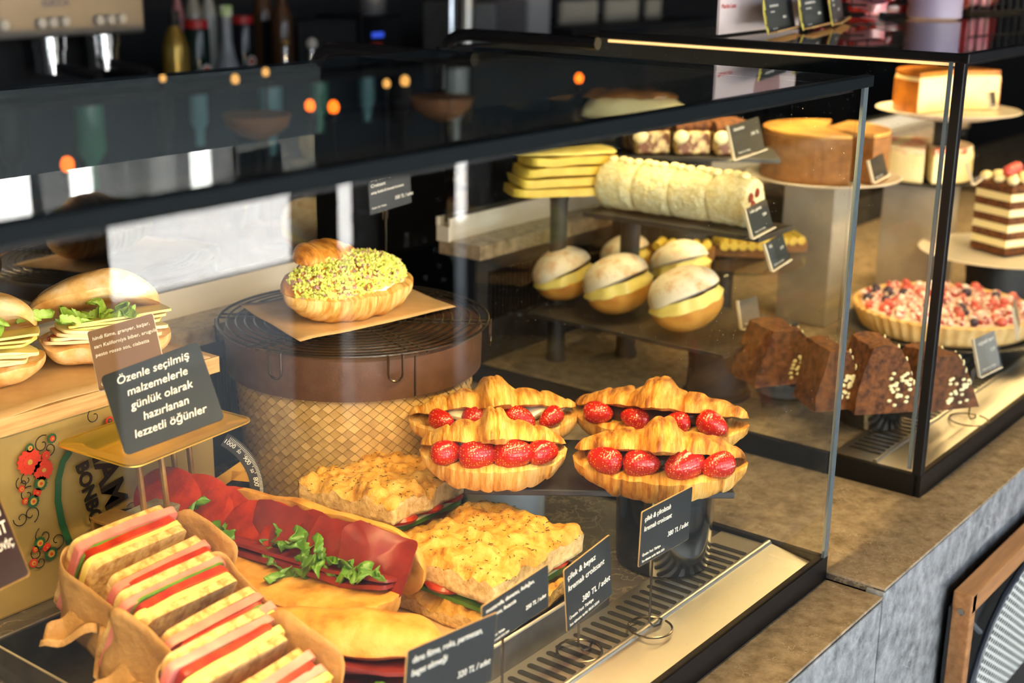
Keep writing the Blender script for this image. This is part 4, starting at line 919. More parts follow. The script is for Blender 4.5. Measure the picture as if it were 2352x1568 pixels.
# berry tart
pl_, c, r = plate('plate', 'dark glass plate under the berry tart', 2165, 745, 445, 2.04, SLATE, th=.010)
pedestal('low dark stand under the berry tart', c, c.z-.011, .05, BLACKM)
tt = thing('berry_tart', 'large round tart covered with sugared red berries', 'tart', c+Vector((0, 0, .0)))
TR_ = r*.93
def F(u, v):
    a = 2*PI*u; fl = 1+.018*math.sin(a*52)
    pr_ = [(0, 0), (TR_*.90, 0), (TR_*.99*fl, .030), (TR_*.97, .032), (TR_*.93, .026), (0, .026)]
    k_ = v*5; i = min(4, int(k_)); f_ = k_-i; rr_ = pr_[i][0]*(1-f_)+pr_[i+1][0]*f_; zz_ = pr_[i][1]*(1-f_)+pr_[i+1][1]*f_
    return Vector((rr_*math.cos(a), rr_*math.sin(a), zz_))
MB().grid(F, 312, 6, cu=True).obj('crust', SHORT, tt, angle=30)
MB().lathe([(0, 0), (TR_*.90, 0), (TR_*.90, .004), (0, .006)], 48).obj('frosting', mat('pink_sugar', (.88, .72, .64), (.80, .50, .46), scale=60, rough=.8), tt, loc=(0, 0, .026))
protos = {}
br_ = random.Random(11)
sets = [(PINKB, 'pink'), (REDB, 'red'), (BLUEB, 'dark')]
base_b = [MB().ball((0, 0, 0), .0068, 10, 7, .12, i).obj('berry', m_, tt, loc=(0, 0, .034)) for i, (m_, _) in enumerate(sets)]
for i in range(97):
    a = i*2.399963; rr_ = TR_*.90*math.sqrt((i+1)/98); b = base_b[0 if br_.random() < .55 else (1 if br_.random() < .75 else 2)]
    o = b.copy(); COL.objects.link(o); o.parent = tt; k_ = br_.uniform(.8, 1.25); o.scale = (k_,)*3; o.location = (rr_*math.cos(a), rr_*math.sin(a), .034+br_.uniform(-.001, .002)); o.rotation_euler = (br_.random()*6, br_.random()*6, 0)
fb = MB()
for i in range(230):
    a = br_.uniform(0, 2*PI); rr_ = TR_*.90*math.sqrt(br_.random()); fb.ball((rr_*math.cos(a), rr_*math.sin(a), .032+br_.uniform(0, .004)), br_.uniform(.003, .0052), 7, 5)
o = fb.obj('small_berry', PINKB, tt); o['kind'] = 'stuff'
# cream buns on a round stand
BZ2 = .118
c = Vector((.372, .430, BZ2-.001))
o = MB().box((0, 0, -.003), (.205, .31, .006)).obj('slate_board', SLATE, loc=c, smooth=False, bevel=.001); tag(o, 'dark slate under the sugared cream buns', 'slate board')
pedestal('dark stand holding up the cream bun slate', Vector((.355, .33, 0)), c.z-.007, .045, BLACKM)
def bun(label, px, py, wpx, tl_, sd, zb=None):
    q_ = P(px, py, 'z', zb or BZ2); dd = (q_-CAM).dot(fw); r_ = wpx/2*dd/FPX
    aw = Vector((fw.x, fw.y, 0)).normalized()*r_*.8
    t = thing('cream_bun', label, 'bun', q_+aw+Vector((0, 0, r_*.13)), rot=(-.12, -.30, CR+tl_), group='sugared cream buns on the plate')
    shell(r_*2, r_*1.9, r_*.78, -1, ex=2, seed=sd, na=.001, nu=30, ns=20).obj('lower_half', BUN, t, loc=(0, 0, r_*.76))
    MB().grid(lambda u, v: Vector(((r_*.99+.003*math.sin(v*PI*2))*math.cos(2*PI*u), (r_*.95+.003*math.sin(u*60)*.6)*math.sin(2*PI*u), r_*.68+r_*.36*v+.02*r_*math.sin(v*12))), 60, 8, cu=True).obj('custard', CUSTARD, t)
    shell(r_*2.02, r_*1.95, r_*.74, 1, ex=2, seed=sd+1, na=.0015, nu=30, ns=25).obj('upper_half', DUST, t, loc=(0, 0, r_*.96), rot=(math.radians(-5), math.radians(-3), 0))
for a in (('rearmost sugared cream bun in the middle of the cluster', 1455, 655, 120, .1, 3), ('sugared cream bun at the right rear of the cluster', 1582, 690, 140, -.2, 5), ('leftmost sugared cream bun, custard stripe showing', 1312, 706, 142, .5, 7),
          ('sugared cream bun at the front centre', 1442, 742, 162, .2, 9), ('sugared cream bun at the front right, largest', 1602, 782, 175, .3, 13)): bun(*a)
tagcard('clear price tag leaning in front of the largest cream bun', 1722, 716, 52, 62, 1.80, mat('smoke_grey_card', (.16, .15, .14), rough=.4), ('', ''))
# quiche slices
pl_, c, r = plate('plate', 'clear glass plate under the yellow quiche slices', 1665, 590, 370, 2.04, ACRYL, th=.005)
pedestal('slim dark stand under the quiche plate', c+Vector((.03, .02, 0)), c.z-.006, .02, BLACKM)
for i, (px, py, w_, an) in enumerate(((1560, 590, 160, -.3), (1690, 585, 130, .2), (1775, 575, 140, .5))):
    q_ = P(px, py, 'z', c.z); dd = (q_-CAM).dot(fw); L = w_*dd/FPX
    t = thing('quiche_slice', ['yellow quiche slice at the left of the glass plate', 'yellow quiche slice in the middle of the glass plate', 'yellow quiche slice at the right with a tag in front'][i], 'quiche', q_+Vector((0, 0, 0)), CR+an, 'quiche slices on the glass plate')
    wedge_mb(L, -.32, .32, .016).obj('filling', CAKEB, t, loc=(-L/2, 0, 0), smooth=False)
    mb = MB()
    for k_ in range(5): mb.tube([(-L/2+L*.2+L*.16*k_, -.02-.002*k_, .018), (-L/2+L*.2+L*.16*k_+.006, 0, .022), (-L/2+L*.2+L*.16*k_, .02+.002*k_, .018)], .007, 8)
    mb.obj('custard_top', LEM, t)
tagcard('price tag in front of the yellow quiche slices', 1786, 577, 50, 62, 1.76, MIDN, ('kiş', '210'), .25)
# coconut roll on slate
c = D(1575, 500, 1.84); s_ = 1.84/FPX
sl2 = MB().box((0, 0, -.004), (455*s_, .10, .007)).obj('slate_board', SLATE, loc=c, rot=CR-.62, smooth=False, bevel=.001); tag(sl2, 'dark slate under the white roll cake', 'slate board')
pedestal('dark stand under the roll cake slate', Vector((.425, .520, 0)), c.z-.008, .016, BLACKM)
rc = thing('roll_cake', 'white coconut-covered roll cake cut in slices', 'cake', c+Vector((-.006, .010, 0)), CR-.62)
RR = 57*s_; RL = 385*s_
for i in range(4):
    mb = MB(); x0 = -RL/2+i*RL/4
    def F(u, v, i=i, x0=x0):
        a = 2*PI*v; x = x0+u*RL/4*.985; r_ = RR*(1-.05*abs(u*2-1)**10)
        if u in (0.0, 1.0): r_ *= .96
        p = Vector((x, r_*math.cos(a), RR+r_*math.sin(a)*.98)); return p+Vector((0, 0, 0))+Vector((0, nz(p, 120, .002, i), nz(p, 120, .002, i+3)))
    mb.grid(F, 14, 40, cv=True); b0 = len(mb.v)
    mb.f.append(tuple(range(40))[::-1]); mb.f.append(tuple(13*40+j for j in range(40)))
    mb.obj('slice', WHITEC, rc, angle=50)
mb = MB()
for i in range(16): mb.ball((-RL/2+.01+i*RL/16*.95, .004*math.sin(i*2), RR*2+.001), (.0075, .008, .0055), 10, 6)
mb.obj('piped_cream', CREAMY, rc)
for k_, (y, z, r_) in enumerate(((-.012, .042, .007), (.006, .046, .0065), (-.004, .030, .0075), (.012, .026, .006), (-.013, .022, .005))):
    MB().lathe([(0, 0), (r_, 0), (r_*.9, .0012), (0, .0015)], 16).obj('fruit_spot', CURED, rc, loc=(RL/2-.0008, y, z), rot=(0, PI/2, 0))
tagcard('price tag at the cut end of the white roll cake', 1745, 500, 58, 66, 1.72, MIDN, ('rulo pasta', '220'), .2)
tagcard('price tag in front of the tiramisu slices', 1716, 315, 82, 74, 1.82, MIDN, ('tiramisu', '240 TL'), .12)
# tiramisu on a tray, eclair cake above
c = D(1580, 345, 2.02); s_ = 2.02/FPX
sl3 = MB().box((0, 0, -.004), (400*s_, .12, .006)).obj('slate_board', SLATE, loc=c, rot=CR-.05, smooth=False, bevel=.001); tag(sl3, 'black slate under the tiramisu slices', 'slate board')
pedestal('tall dark stand under the tiramisu slate', c, c.z-.007, .04, BLACKM)
TIRA = mat('tiramisu_side', (.16, .05, .015), (.72, .56, .28), scale=55, rough=.5, lo=.45, hi=.58)
for i in range(3):
    t = thing('tiramisu_slice', ['left slice of cocoa-dusted tiramisu', 'middle slice of cocoa-dusted tiramisu', 'right slice of cocoa-dusted tiramisu beside its tag'][i], 'cake', c+Vector((rt0.x*(i-1)*.058-.01, rt0.y*(i-1)*.058, 0)), CR+.25, 'tiramisu slices')
    MB().box((0, 0, .017), (.052, .075, .034)).obj('layers', TIRA, t, bevel=.004)
    mb = MB()
    for k_ in range(3): mb.tube([(-.026, -.022+.022*k_, .038), (0, -.022+.022*k_, .041), (.026, -.022+.022*k_, .038)], .010, 10)
    mb.obj('cocoa_top', COCOA, t)
    MB().ball((-.02, -.036, .026), (.012, .006, .010), 10, 6).obj('cream_bulge', CREAMY, t)
pl_, c, r = plate('plate', 'black plate under the glazed eclair cake near the top of the farther case', 1455, 270, 260, 2.04, BLACKM, th=.006)
pedestal('tallest dark stand at the rear of the farther case', c, c.z-.007, .03, BLACKM)
t = thing('glazed_cake', 'chocolate glazed cake with creamy edges near the case top', 'cake', c, CR)
shell(.16, .07, .036, 1, ex=3, seed=2, na=.003).obj('sponge', CREAMY, t, loc=(0, 0, .001))
shell(.145, .064, .014, 1, ex=3, seed=5, na=.004).obj('glaze', mat('caramel_glaze', (.30, .12, .02), rough=.12, coat=.5), t, loc=(-.006, 0, .030))
# yellow slices on a plate at the rear left
c = D(1285, 445, 1.90)
t = thing('lemon_cake', 'yellow cake slices stacked at the rear left of the farther case', 'cake', c, CR+.3)
for i in range(4): slab(.15-.006*i, .07, .011, i, na=.003).obj('cake_layer', LEM, t, loc=(.004*i, .003*i, .008+.0135*i), rot=(0, 0, .05*i))
shell(.15, .068, .008, 1, ex=4, seed=3, na=.002).obj('cake_top', CUSTARD, t, loc=(.01, .01, .056))
pedestal('slim stand under the yellow cake slices', c, c.z-.001, .014, BLACKM)
# brown cake on white plate
pl_, c, r = plate('plate', 'white plate under the tall brown cake', 1890, 400, 352, 2.14, WHITEP, th=.012)
t = pedestal('pale marble block under the tall brown cake plate', c, c.z-.013, .048, MARBW, square=True)
t = thing('brown_cake', 'tall brown sponge cake with caramel top, slice missing', 'cake', c+Vector((0, 0, -.002)), 0)
R_ = r*.82
for a0_, a1_ in ((-1.9, .1), (.35, 4.0)):
    wedge_mb(R_, a0_, a1_, .070).obj('cake_section', CAKEB, t, smooth=False, bevel=.002)
    wedge_mb(R_*.99, a0_+.01, a1_-.01, .006, z=.070).obj('caramel_top', CAKET, t, smooth=False, bevel=.002)
tagcard('white-edged price tag leaning on the white plate of the brown cake', 2018, 384, 44, 50, 1.98, BLACKM, ('', ''), .2)
# strawberry cheesecake
pl_, c, r = plate('plate', 'dark plate under the strawberry cheesecake', 2120, 405, 250, 2.36, SLATE, th=.008)
pedestal('pale marble block under the strawberry cheesecake', c, c.z-.009, .055, MARBW, square=True)
t = thing('strawberry_cheesecake', 'low cream cheesecake with strawberry swirled top', 'cheesecake', c, 0)
SWIRL = mat('strawberry_swirl', (.75, .12, .06), (.93, .80, .52), scale=45, rough=.4, lo=.40, hi=.52)
for a0_, a1_ in ((-2.6, -.2), (.0, 3.5)):
    wedge_mb(r*.84, a0_, a1_, .048).obj('cake_section', CHEESECAKE, t, smooth=False, bevel=.002)
    wedge_mb(r*.82, a0_+.01, a1_-.01, .013, z=.045).obj('swirl_top', SWIRL, t, smooth=False, bevel=.002)
tagcard('clear price tag right of the strawberry cheesecake behind the post', 2243, 388, 40, 50, 2.10, ACRYL, ('', ''), .3)
# burnt cheesecake
pl_, c, r = plate('plate', 'white raised plate under the burnt cheesecake', 2178, 250, 325, 2.30, WHITEP, th=.014)
pedestal('thin dark stand holding the burnt cheesecake plate', c, c.z-.015, .022, BLACKM)
t = thing('burnt_cheesecake', 'burnt-top cheesecake with a pale cut face on the white plate', 'cheesecake', c+Vector((0, 0, -.002)), 0)
r2 = r*.76; va = math.atan2(CAM.y-c.y, CAM.x-c.x)
nv_ = va+.75
wedge_mb(r2, nv_+1.30, nv_+2*PI-1.30, .058).obj('cake_body', CHEESECAKE, t, smooth=False, bevel=.003)
wedge_mb(r2*1.012, nv_+1.32, nv_+2*PI-1.32, .052, r0=r2*.985, n=40).obj('browned_side', BURNT, t, smooth=False)
wedge_mb(r2*.99, nv_+1.31, nv_+2*PI-1.31, .008, z=.058).obj('browned_top', BURNT, t, smooth=False, bevel=.002)
tagcard('small dark price tag stuck on the burnt cheesecake face', 2280, 228, 22, 34, 2.14, BLACKM, ('', ''))
# layer cake on the right
pl_, c, r = plate('plate', 'cream plate under the tall layer cake at the right edge', 2300, 575, 370, 2.26, WHITEP, th=.010)
pedestal('dark stand under the layer cake plate', c, c.z-.011, .06, BLACKM)
t = thing('layer_cake', 'tall layered chocolate and cream cake at the right edge', 'cake', P(2318, 585, 'z', c.z)+Vector((.03, .02, 0)), CR+.5)
for i in range(9):
    MB().box((0, 0, .007+.0125*i), (.075, .075, .012)).obj('sponge_layer' if i % 2 == 0 else 'cream_layer', COCOA if i % 2 == 0 else CREAMY, t, smooth=False, bevel=.001)
mb = MB()
for i in range(9): mb.ball((-.028+.028*(i % 3), -.028+.028*(i//3), .122), (.010, .010, .008), 10, 6)
mb.obj('cream_dot', CREAMY, t)
for i in range(3): MB().ball((-.02+.02*i, .01*(i-1), .134), .010, 12, 8).obj('cherry', REDB, t)
tagcard('clear price tag in front of the berry tart, on its own foot', 2268, 810, 58, 84, 1.74, mat('pale_smoke_card', (.20, .20, .20), rough=.4), ('vişneli tart', '210'), .12, -.25)
tagcard('clear price tag at the right edge beside the berry tart', 2335, 730, 50, 70, 1.86, mat('pale_smoke_card_two', (.20, .20, .20), rough=.4), ('', ''), .12, .25)
q_ = P(2225, 965, 'z', ZF+.003); stand('wire stand lying at the front of the farther case', q_.x, q_.y, ZF+.07, zb=ZF+.004, r=.024, group=None)

# ---------------------------------------------------------------- things on top of the farther case
ZT = H+.005
def box_w(name, label, cat, c, d, m, rz=0, group=None, bevel=.001):
    return tag(MB().box((0, 0, 0), d).obj(name, m, loc=c, rot=rz, smooth=False, bevel=bevel), label, cat, group)
a_, b_ = P(1650, 82, 'z', ZT), P(1835, 60, 'z', ZT)
t = thing('menu_card', 'tall pale menu card with matcha latte picture on the case top', 'menu card'); frame(t, a_+Vector((0, 0, .001)), b_-a_, Vector((0, 0, 1)))
Lm = (b_-a_).length
PINKW = mat('pale_pink_card', (.66, .56, .56), rough=.6)
MB().box((Lm/2, .10, -.0015), (Lm, .20, .003)).obj('board', PINKW, t, smooth=False)
text('Matcha Latte', .0078, INKR, t, (.004, .030, .0003), ext=.0001)
o = MB().lathe([(0, 0), (.034, 0), (.034, .0004), (0, .0004)], 40, sx=1.2).obj('drink_picture', mat('dusty_rose_print', (.36, .22, .22), rough=.6), t, loc=(Lm*.62, .060, 0))
MB().lathe([(0, 0), (.022, 0), (.022, .0004), (0, .0004)], 40, sx=1.2).obj('drink_picture', mat('lilac_print', (.55, .50, .62), rough=.6), t, loc=(Lm*.45, .085, .0004))
YEL = mat('yellow_badge', (.68, .58, .12), rough=.5)
for i, (x0, x1, y1, hpx, l1, l2, lb) in enumerate(((1752, 1828, 70, 62, 'ICED MATCHA LATTE', 'SÜT, MATCHA', 'leftmost of the three drink price tags with yellow badges'), (1832, 1908, 60, 62, 'ICED STRAWBERRY MATCHA', 'SÜT, MATCHA, ÇİLEK', 'middle one of the three drink price tags with yellow badges'), (1898, 1938, 50, 58, 'ICED LATTE', 'SÜT, ESPRESSO', 'rightmost of the three drink price tags with yellow badges'))):
    a_, b_ = P(x0+18, y1+8, 'z', ZT+.002), P(x1, y1-6, 'z', ZT+.002)
    t = thing('drink_tag', lb, 'price tag', group='drink price tags on the case top'); frame(t, a_, b_-a_, Vector((0.05, .25, 1))); W_ = (b_-a_).length; hh = .040
    MB().box((W_/2, hh/2, -.001), (W_, hh, .002)).obj('board', mat('slate_card', (.05, .058, .060), rough=.4), t, smooth=False)
    MB().lathe([(0, 0), (hh*.52, 0), (hh*.52, .0012), (0, .0012)], 40, sx=.42).obj('badge', YEL, t, loc=(-.002, hh*.50, -.0024))
    text('Bonus', hh*.20, BLACKM, t, (-.0035, hh*.20, -.0010), rz=PI/2, ext=.0001, shear=.2); text('Damga', hh*.20, BLACKM, t, (-.0002, hh*.15, -.0010), rz=PI/2, ext=.0001, shear=.2)
    text(l1, hh*.11, WHITE, t, (W_*.12, hh*.76, .0002), ext=.0001); text(l2, hh*.08, WHITE, t, (W_*.12, hh*.60, .0002), ext=.0001); text('220.00 TL', hh*.12, WHITE, t, (W_*.55, hh*.38, .0002), ext=.0001); text('Üretim Yeri: Türkiye', hh*.07, WHITE, t, (W_*.12, hh*.10, .0002), ext=.0001)
    MB().box((W_/2, .001, .004), (W_*1.05, .002, .012)).obj('wooden_foot', PLY, t, smooth=False)
# wire basket of red packets
WB = P(2045, 40, 'z', ZT)
wb_ = thing('wire_basket', 'black wire basket of red packets on the farther case top', 'basket', (WB.x+.02, WB.y+.05, ZT), .05)
for zz_ in (.004, .02, .036, .052): MB().tube([(.11*math.cos(k_*PI/20)*1.15, .07*math.sin(k_*PI/20), zz_) for k_ in range(40)], .0014, 5, closed=True).obj('hoop', BLACK, wb_)
for k_ in range(18):
    a = k_*PI/9; MB().tube([(.12*math.cos(a), .066*math.sin(a), .002), (.1265*math.cos(a), .07*math.sin(a), .052)], .0010, 5).obj('upright', BLACK, wb_)
REDP = mat('red_wrapper', (.42, .02, .02), (.20, .008, .01), scale=30, rough=.2, coat=.5)
PINKP = mat('pink_wrapper', (.72, .20, .26), (.78, .42, .44), scale=25, rough=.25, coat=.5)
rp = random.Random(2)
for k_ in range(14):
    x, y = rp.uniform(-.09, .09), rp.uniform(-.045, .045)
    o = slab(.055, .032, .012, k_, na=.004).obj('candy_packet', REDP if k_ % 4 else PINKP, loc=(WB.x+.02+x, WB.y+.05+y, ZT+.012+.010*(k_//4)), rot=(rp.uniform(-.4, .4), rp.uniform(-.4, .4), rp.uniform(0, 3)))
    tag(o, 'red wrapped packet lying in the black wire basket', 'packet', 'red packets in the wire basket')
    if k_ % 4 == 0: tag(o, 'pink wrapped packet among the red ones in the wire basket', 'packet', 'pink packets in the wire basket')
q_ = P(2178, 45, 'z', ZT)
t = thing('lilac_tin', 'round lilac tin standing on the case top before the wire rack', 'tin', (q_.x+.02, q_.y+.03, ZT))
MB().lathe([(.036, 0), (.040, .002), (.040, .10), (.038, .102)], 48).obj('tin_body', mat('lilac_paint', (.34, .30, .46), rough=.4), t); MB().lathe([(.041, .102), (.041, .115), (0, .117)], 48).obj('lid', mat('lilac_lid', (.40, .36, .52), rough=.4), t)
q_ = P(2300, 28, 'z', ZT)
t = thing('wire_rack', 'black wire grid rack of pink packets at the right end of the case top', 'rack', (q_.x, q_.y, ZT), -.15)
for k_ in range(9): MB().tube([(-.10+k_*.025, 0, 0), (-.10+k_*.025, 0, .16)], .0014, 5).obj('upright', BLACK, t)
for k_ in range(6): MB().tube([(-.10, 0, .003+k_*.03), (.10, 0, .003+k_*.03)], .0014, 5).obj('cross_wire', BLACK, t)
MB().box((0, .05, .002), (.20, .10, .003)).obj('base', BLACK, t, smooth=False)
for k_ in range(8):
    o = slab(.045, .055, .022, k_+40, na=.004).obj('candy_packet', PINKP if k_ % 3 else REDP, loc=(q_.x-.075+.05*(k_ % 4), q_.y+.045+.006*(k_ % 2), ZT+.035+.06*(k_//4)), rot=(PI/2, 0, rp.uniform(-.2, .2)))
    tag(o, 'pink packet behind the black wire grid at the right', 'packet', 'pink packets behind the wire grid') if k_ % 3 else tag(o, 'red packet behind the black wire grid at the right', 'packet', 'red packets behind the wire grid')

# ---------------------------------------------------------------- chair beside the counter, lower right
YC = -.085
def pc_(px, py): q = P(px, py, 'y', YC); return Vector((q.x, YC, q.z))
ch = thing('chair', 'wood-framed chair with white perforated back against the grey counter', 'chair', (pc_(2200, 1560).x+.1, YC, FZ))
co = -Vector(ch.location)
topA, topB = pc_(2213, 1362), pc_(2352, 1225); dr = (topB-topA).normalized(); tb = topA+dr*.38
wv = .024
v_ = [topA, tb, tb-Vector((0, 0, wv)), topA-Vector((0, 0, wv))]
zb_ = topA.z-.62
MB().box(((topA.x+tb.x)/2, YC, (topA.z+tb.z)/2-wv/2), ((tb.x-topA.x), .022, wv), M=Matrix.Rotation(-math.atan2(tb.z-topA.z, tb.x-topA.x), 3, 'Y')).obj('top_rail', WOOD, ch, loc=co, smooth=False, bevel=.002)
MB().box((topA.x+.007, YC, (topA.z+FZ)/2), (.014, .022, topA.z-FZ)).obj('leg', WOOD, ch, loc=co, smooth=False, bevel=.002)
MB().box((tb.x-.007, YC, (tb.z+FZ)/2), (.014, .022, tb.z-FZ)).obj('leg', WOOD, ch, loc=co, smooth=False, bevel=.002)
MB().box(((topA.x+tb.x)/2, YC+.012, topA.z-.20), (tb.x-topA.x, .004, .36)).obj('gap_shade_panel', BLACKM, ch, loc=co, smooth=False)  # added black sheet, stands in for the deep shade behind frame and tube
cv_ = [pc_(*q) for q in ((2370, 1262), (2330, 1315), (2296, 1370), (2268, 1430), (2242, 1500), (2222, 1568), (2200, 1680))]
tub = [Vector((p.x, YC-.004, p.z)) for p in cv_]
MB().tube(tub, .0042, 8).obj('metal_tube', mat('blue_grey_tube', (.035, .042, .055), rough=.3), ch, loc=co)
MB().tube([pc_(2206, 1404), pc_(2250, 1450)], .0035, 6).obj('brace', mat('grey_brace', (.09, .10, .11), rough=.4), ch, loc=co)
def xmin(z):
    for i in range(len(cv_)-1):
        if cv_[i+1].z <= z <= cv_[i].z: f_ = (z-cv_[i+1].z)/(cv_[i].z-cv_[i+1].z); return cv_[i+1].x*(1-f_)+cv_[i].x*f_
    return 1e9
mb = MB(); sx_, sz_ = .0165, .0052; row = 0; z = cv_[0].z
vs = []; fs = []
while z > cv_[-1].z:
    x = cv_[-1].x+(sx_/2 if row % 2 else 0)
    while x < tb.x-.014:
        if x-sx_/2 > xmin(z)-.002:
            b = len(vs); hx, hz2 = sx_/2, sz_
            outer = [(-hx, 0), (-hx*.5, hz2), (hx*.5, hz2), (hx, 0), (hx*.5, -hz2), (-hx*.5, -hz2)]
            outer = [(-hx, -hz2/2), (-hx, hz2/2), (0, hz2), (hx, hz2/2), (hx, -hz2/2), (0, -hz2)]
            for ox__, oz__ in outer: vs.append((x+ox__, YC-.006, z+oz__*.667*1.5*.667))
            for ox__, oz__ in outer: vs.append((x+ox__*.62, YC-.006, z+oz__*.70*.667))
            for k_ in range(6): fs.append((b+k_, b+(k_+1) % 6, b+6+(k_+1) % 6, b+6+k_))
        x += sx_
    z -= sz_; row += 1
o = mb.add(vs, fs).obj('perforated_panel', mat('white_metal', (.62, .64, .60), rough=.4), ch, loc=co, smooth=False)
s = o.modifiers.new('s', 'SOLIDIFY'); s.thickness = .0006

# ---------------------------------------------------------------- behind the counter
YB = 1.95
struct(MB().box((1.0, 2.25, -.38), (8, .9, 1.14)).obj('wall_rear_counter', BLACKM, smooth=False)).name = 'trim_20'
def pb(px, py, y=YB): return P(px, py, 'y', y)
BT = .19
def bx(name, label, cat, x0, x1, y0, y1, m, dep_=.16, y=YB, group=None, zb=BT, bevel=.004):
    a_, b_ = pb(x0, y0, y), pb(x1, y1, y)
    zt_ = max(a_.z, b_.z); zl = pb((x0+x1)/2, y1, y).z if zb is None else zb
    return tag(MB().box((0, dep_/2, (zt_-zl)/2), (abs(b_.x-a_.x), dep_, zt_-zl)).obj(name, m, loc=((a_.x+b_.x)/2, y, zl), smooth=False, bevel=bevel), label, cat, group)
# espresso machine
em = thing('espresso_machine', 'steel espresso machine with a row of round knobs at the upper left', 'coffee machine', (pb(100, 60, 1.85).x, 1.85, BT))
eo = -Vector(em.location); xl, xr = pb(-420, 90, 1.85).x, pb(335, 73, 1.85).x; zb_ = pb(200, 82, 1.85).z; 
STB = mat('warm_steel', (.40, .36, .32), rough=.35, metal=.7)
MB().box(((xl+xr)/2, 1.99, zb_+.12), (xr-xl, .28, .24)).obj('body', STB, em, loc=eo, smooth=False, bevel=.006)
MB().box(((xl+xr)/2, 2.06, (zb_+BT)/2+.001), (xr-xl-.02, .14, zb_-BT)).obj('lower_body', BLACKM, em, loc=eo, smooth=False)
MB().box(((xl+xr)/2, 1.95, BT+.012), (xr-xl, .26, .024)).obj('drip_tray', STEELD, em, loc=eo, smooth=False)
for px, py in ((8, 58), (94, 53), (120, 51), (148, 49), (227, 46), (253, 44), (278, 42)):
    q = pb(px, py, 1.848); MB().lathe([(.010, 0), (.0105, .006), (.008, .009), (0, .009)], 20).obj('knob', CREAMP if False else WHITEP, em, loc=q+eo, rot=(PI/2, 0, 0))
for px in (112, 236):
    q = pb(px, 92, 1.92); MB().lathe([(.030, -.075), (.030, -.03), (.034, -.028), (.034, 0)], 28).obj('group_head', CHROME, em, loc=Vector((q.x, 1.92, zb_))+eo)
    MB().tube([Vector((q.x, 1.90, zb_-.06))+eo, Vector((q.x+.01, 1.78, zb_-.075))+eo], .010, 8).obj('filter_handle', BLACKM, em)
text('LUCCA', .018, mat('blue_print', (.12, .14, .30), rough=.5), em, pb(98, 15, 1.8485)+eo, ext=.0002, rot=(PI/2, 0, 0))
def bottle(label, px, yt, yb_, w_px, m, mcap, shape='round', y=YB, lab=None, cap_px=10, group=None):
    a_, b_ = pb(px, yt, y), pb(px, yb_, y); s_ = (a_-CAM).dot(fw)/FPX; r_ = w_px/2*s_; zt_ = a_.z; h = zt_-BT
    t = thing('bottle', label, 'bottle', (a_.x, y, BT), 0, group)
    if shape == 'round': prof = [(r_*.9, 0), (r_, .01), (r_, h*.70), (r_*.75, h*.80), (r_*.38, h*.88), (r_*.36, h*.97), (0, h*.97)]
    elif shape == 'cone': prof = [(r_*1.0, 0), (r_*1.0, h*.42), (r_*.55, h*.58), (r_*.36, h*.72), (r_*.34, h*.97), (0, h*.97)]
    else: prof = [(r_*.9, 0), (r_, .01), (r_, h*.90), (r_*.9, h*.93), (0, h*.93)]
    MB().lathe(prof, 28).obj('glass_body', m, t)
    rc_ = r_*(.42 if shape != 'can' else .92); MB().lathe([(rc_, 0), (rc_, cap_px*s_), (0, cap_px*s_)], 24).obj('cap', mcap, t, loc=(0, 0, h-cap_px*s_))
    if lab:
        MB().lathe([(0, 0), (r_*.5, 0), (r_*.5, .001), (0, .001)], 24).obj('label_disc', WHITEP, t, loc=(0, -r_*1.01, h*.55), rot=(PI/2, 0, 0))
        MB().lathe([(0, 0), (r_*.3, 0), (r_*.3, .001), (0, .001)], 24).obj('label_disc', INKR, t, loc=(0, -r_*1.03, h*.55), rot=(PI/2, 0, 0))
        text(lab, r_*.7, WHITEP, t, (0, -r_*1.02, h*.36), align='CENTER', rot=(PI/2, 0, 0))
    return t
GOLDB = mat('gold_syrup', (.45, .28, .05), rough=.2, metal=.5); DKG = mat('dark_green_glass', (.008, .025, .02), rough=.1); REDC = mat('red_cap', (.55, .02, .02), rough=.35)
SILV = mat('silver_grey_glass', (.30, .32, .35), rough=.2); AMB = mat('amber_glass', (.10, .045, .02), rough=.12)
bottle('gold bottle with dark neck beside the espresso machine', 398, 25, 150, 62, GOLDB, BLACKM, cap_px=32, y=1.9)
bottle('dark bottle with red cap and round logo, left one', 450, 45, 140, 58, DKG, REDC, 'can', lab='MONIN', cap_px=30, y=1.9)
bottle('dark bottle with red cap and round logo behind the grey cone bottle', 556, 36, 130, 52, mat('dark_blue_glass', (.012, .014, .02), rough=.1), REDC, 'can', lab='MONIN', cap_px=28, y=2.02)
bottle('tall grey cone-shaped bottle with white and green neck', 517, 12, 140, 72, SILV, mat('green_white_cap', (.30, .55, .12), (.8, .8, .75), scale=60, rough=.5), 'cone', y=1.88, cap_px=24)
bottle('pink bottle in the row behind the gold one', 404, -40, 60, 34, mat('pink_glass', (.42, .16, .16), rough=.3), BLACKM, y=2.10)
bottle('clear bottle with pale label behind the red capped one', 440, -50, 60, 44, mat('clear_bottle', (.32, .30, .25), rough=.15), BLACKM, y=2.10)
bottle('clear bottle with blue neck behind the grey cone bottle', 475, -48, 60, 40, mat('pale_bottle', (.42, .42, .38), rough=.15), mat('blue_cap', (.03, .08, .25), rough=.3), y=2.10, cap_px=60)
bottle('dark brown tall bottle between the cone bottle and the grinder', 600, -60, 60, 50, AMB, BLACKM, y=2.1)
bottle('dark brown tall bottle left of the till printer', 645, -30, 60, 54, AMB, BLACKM, y=2.0)
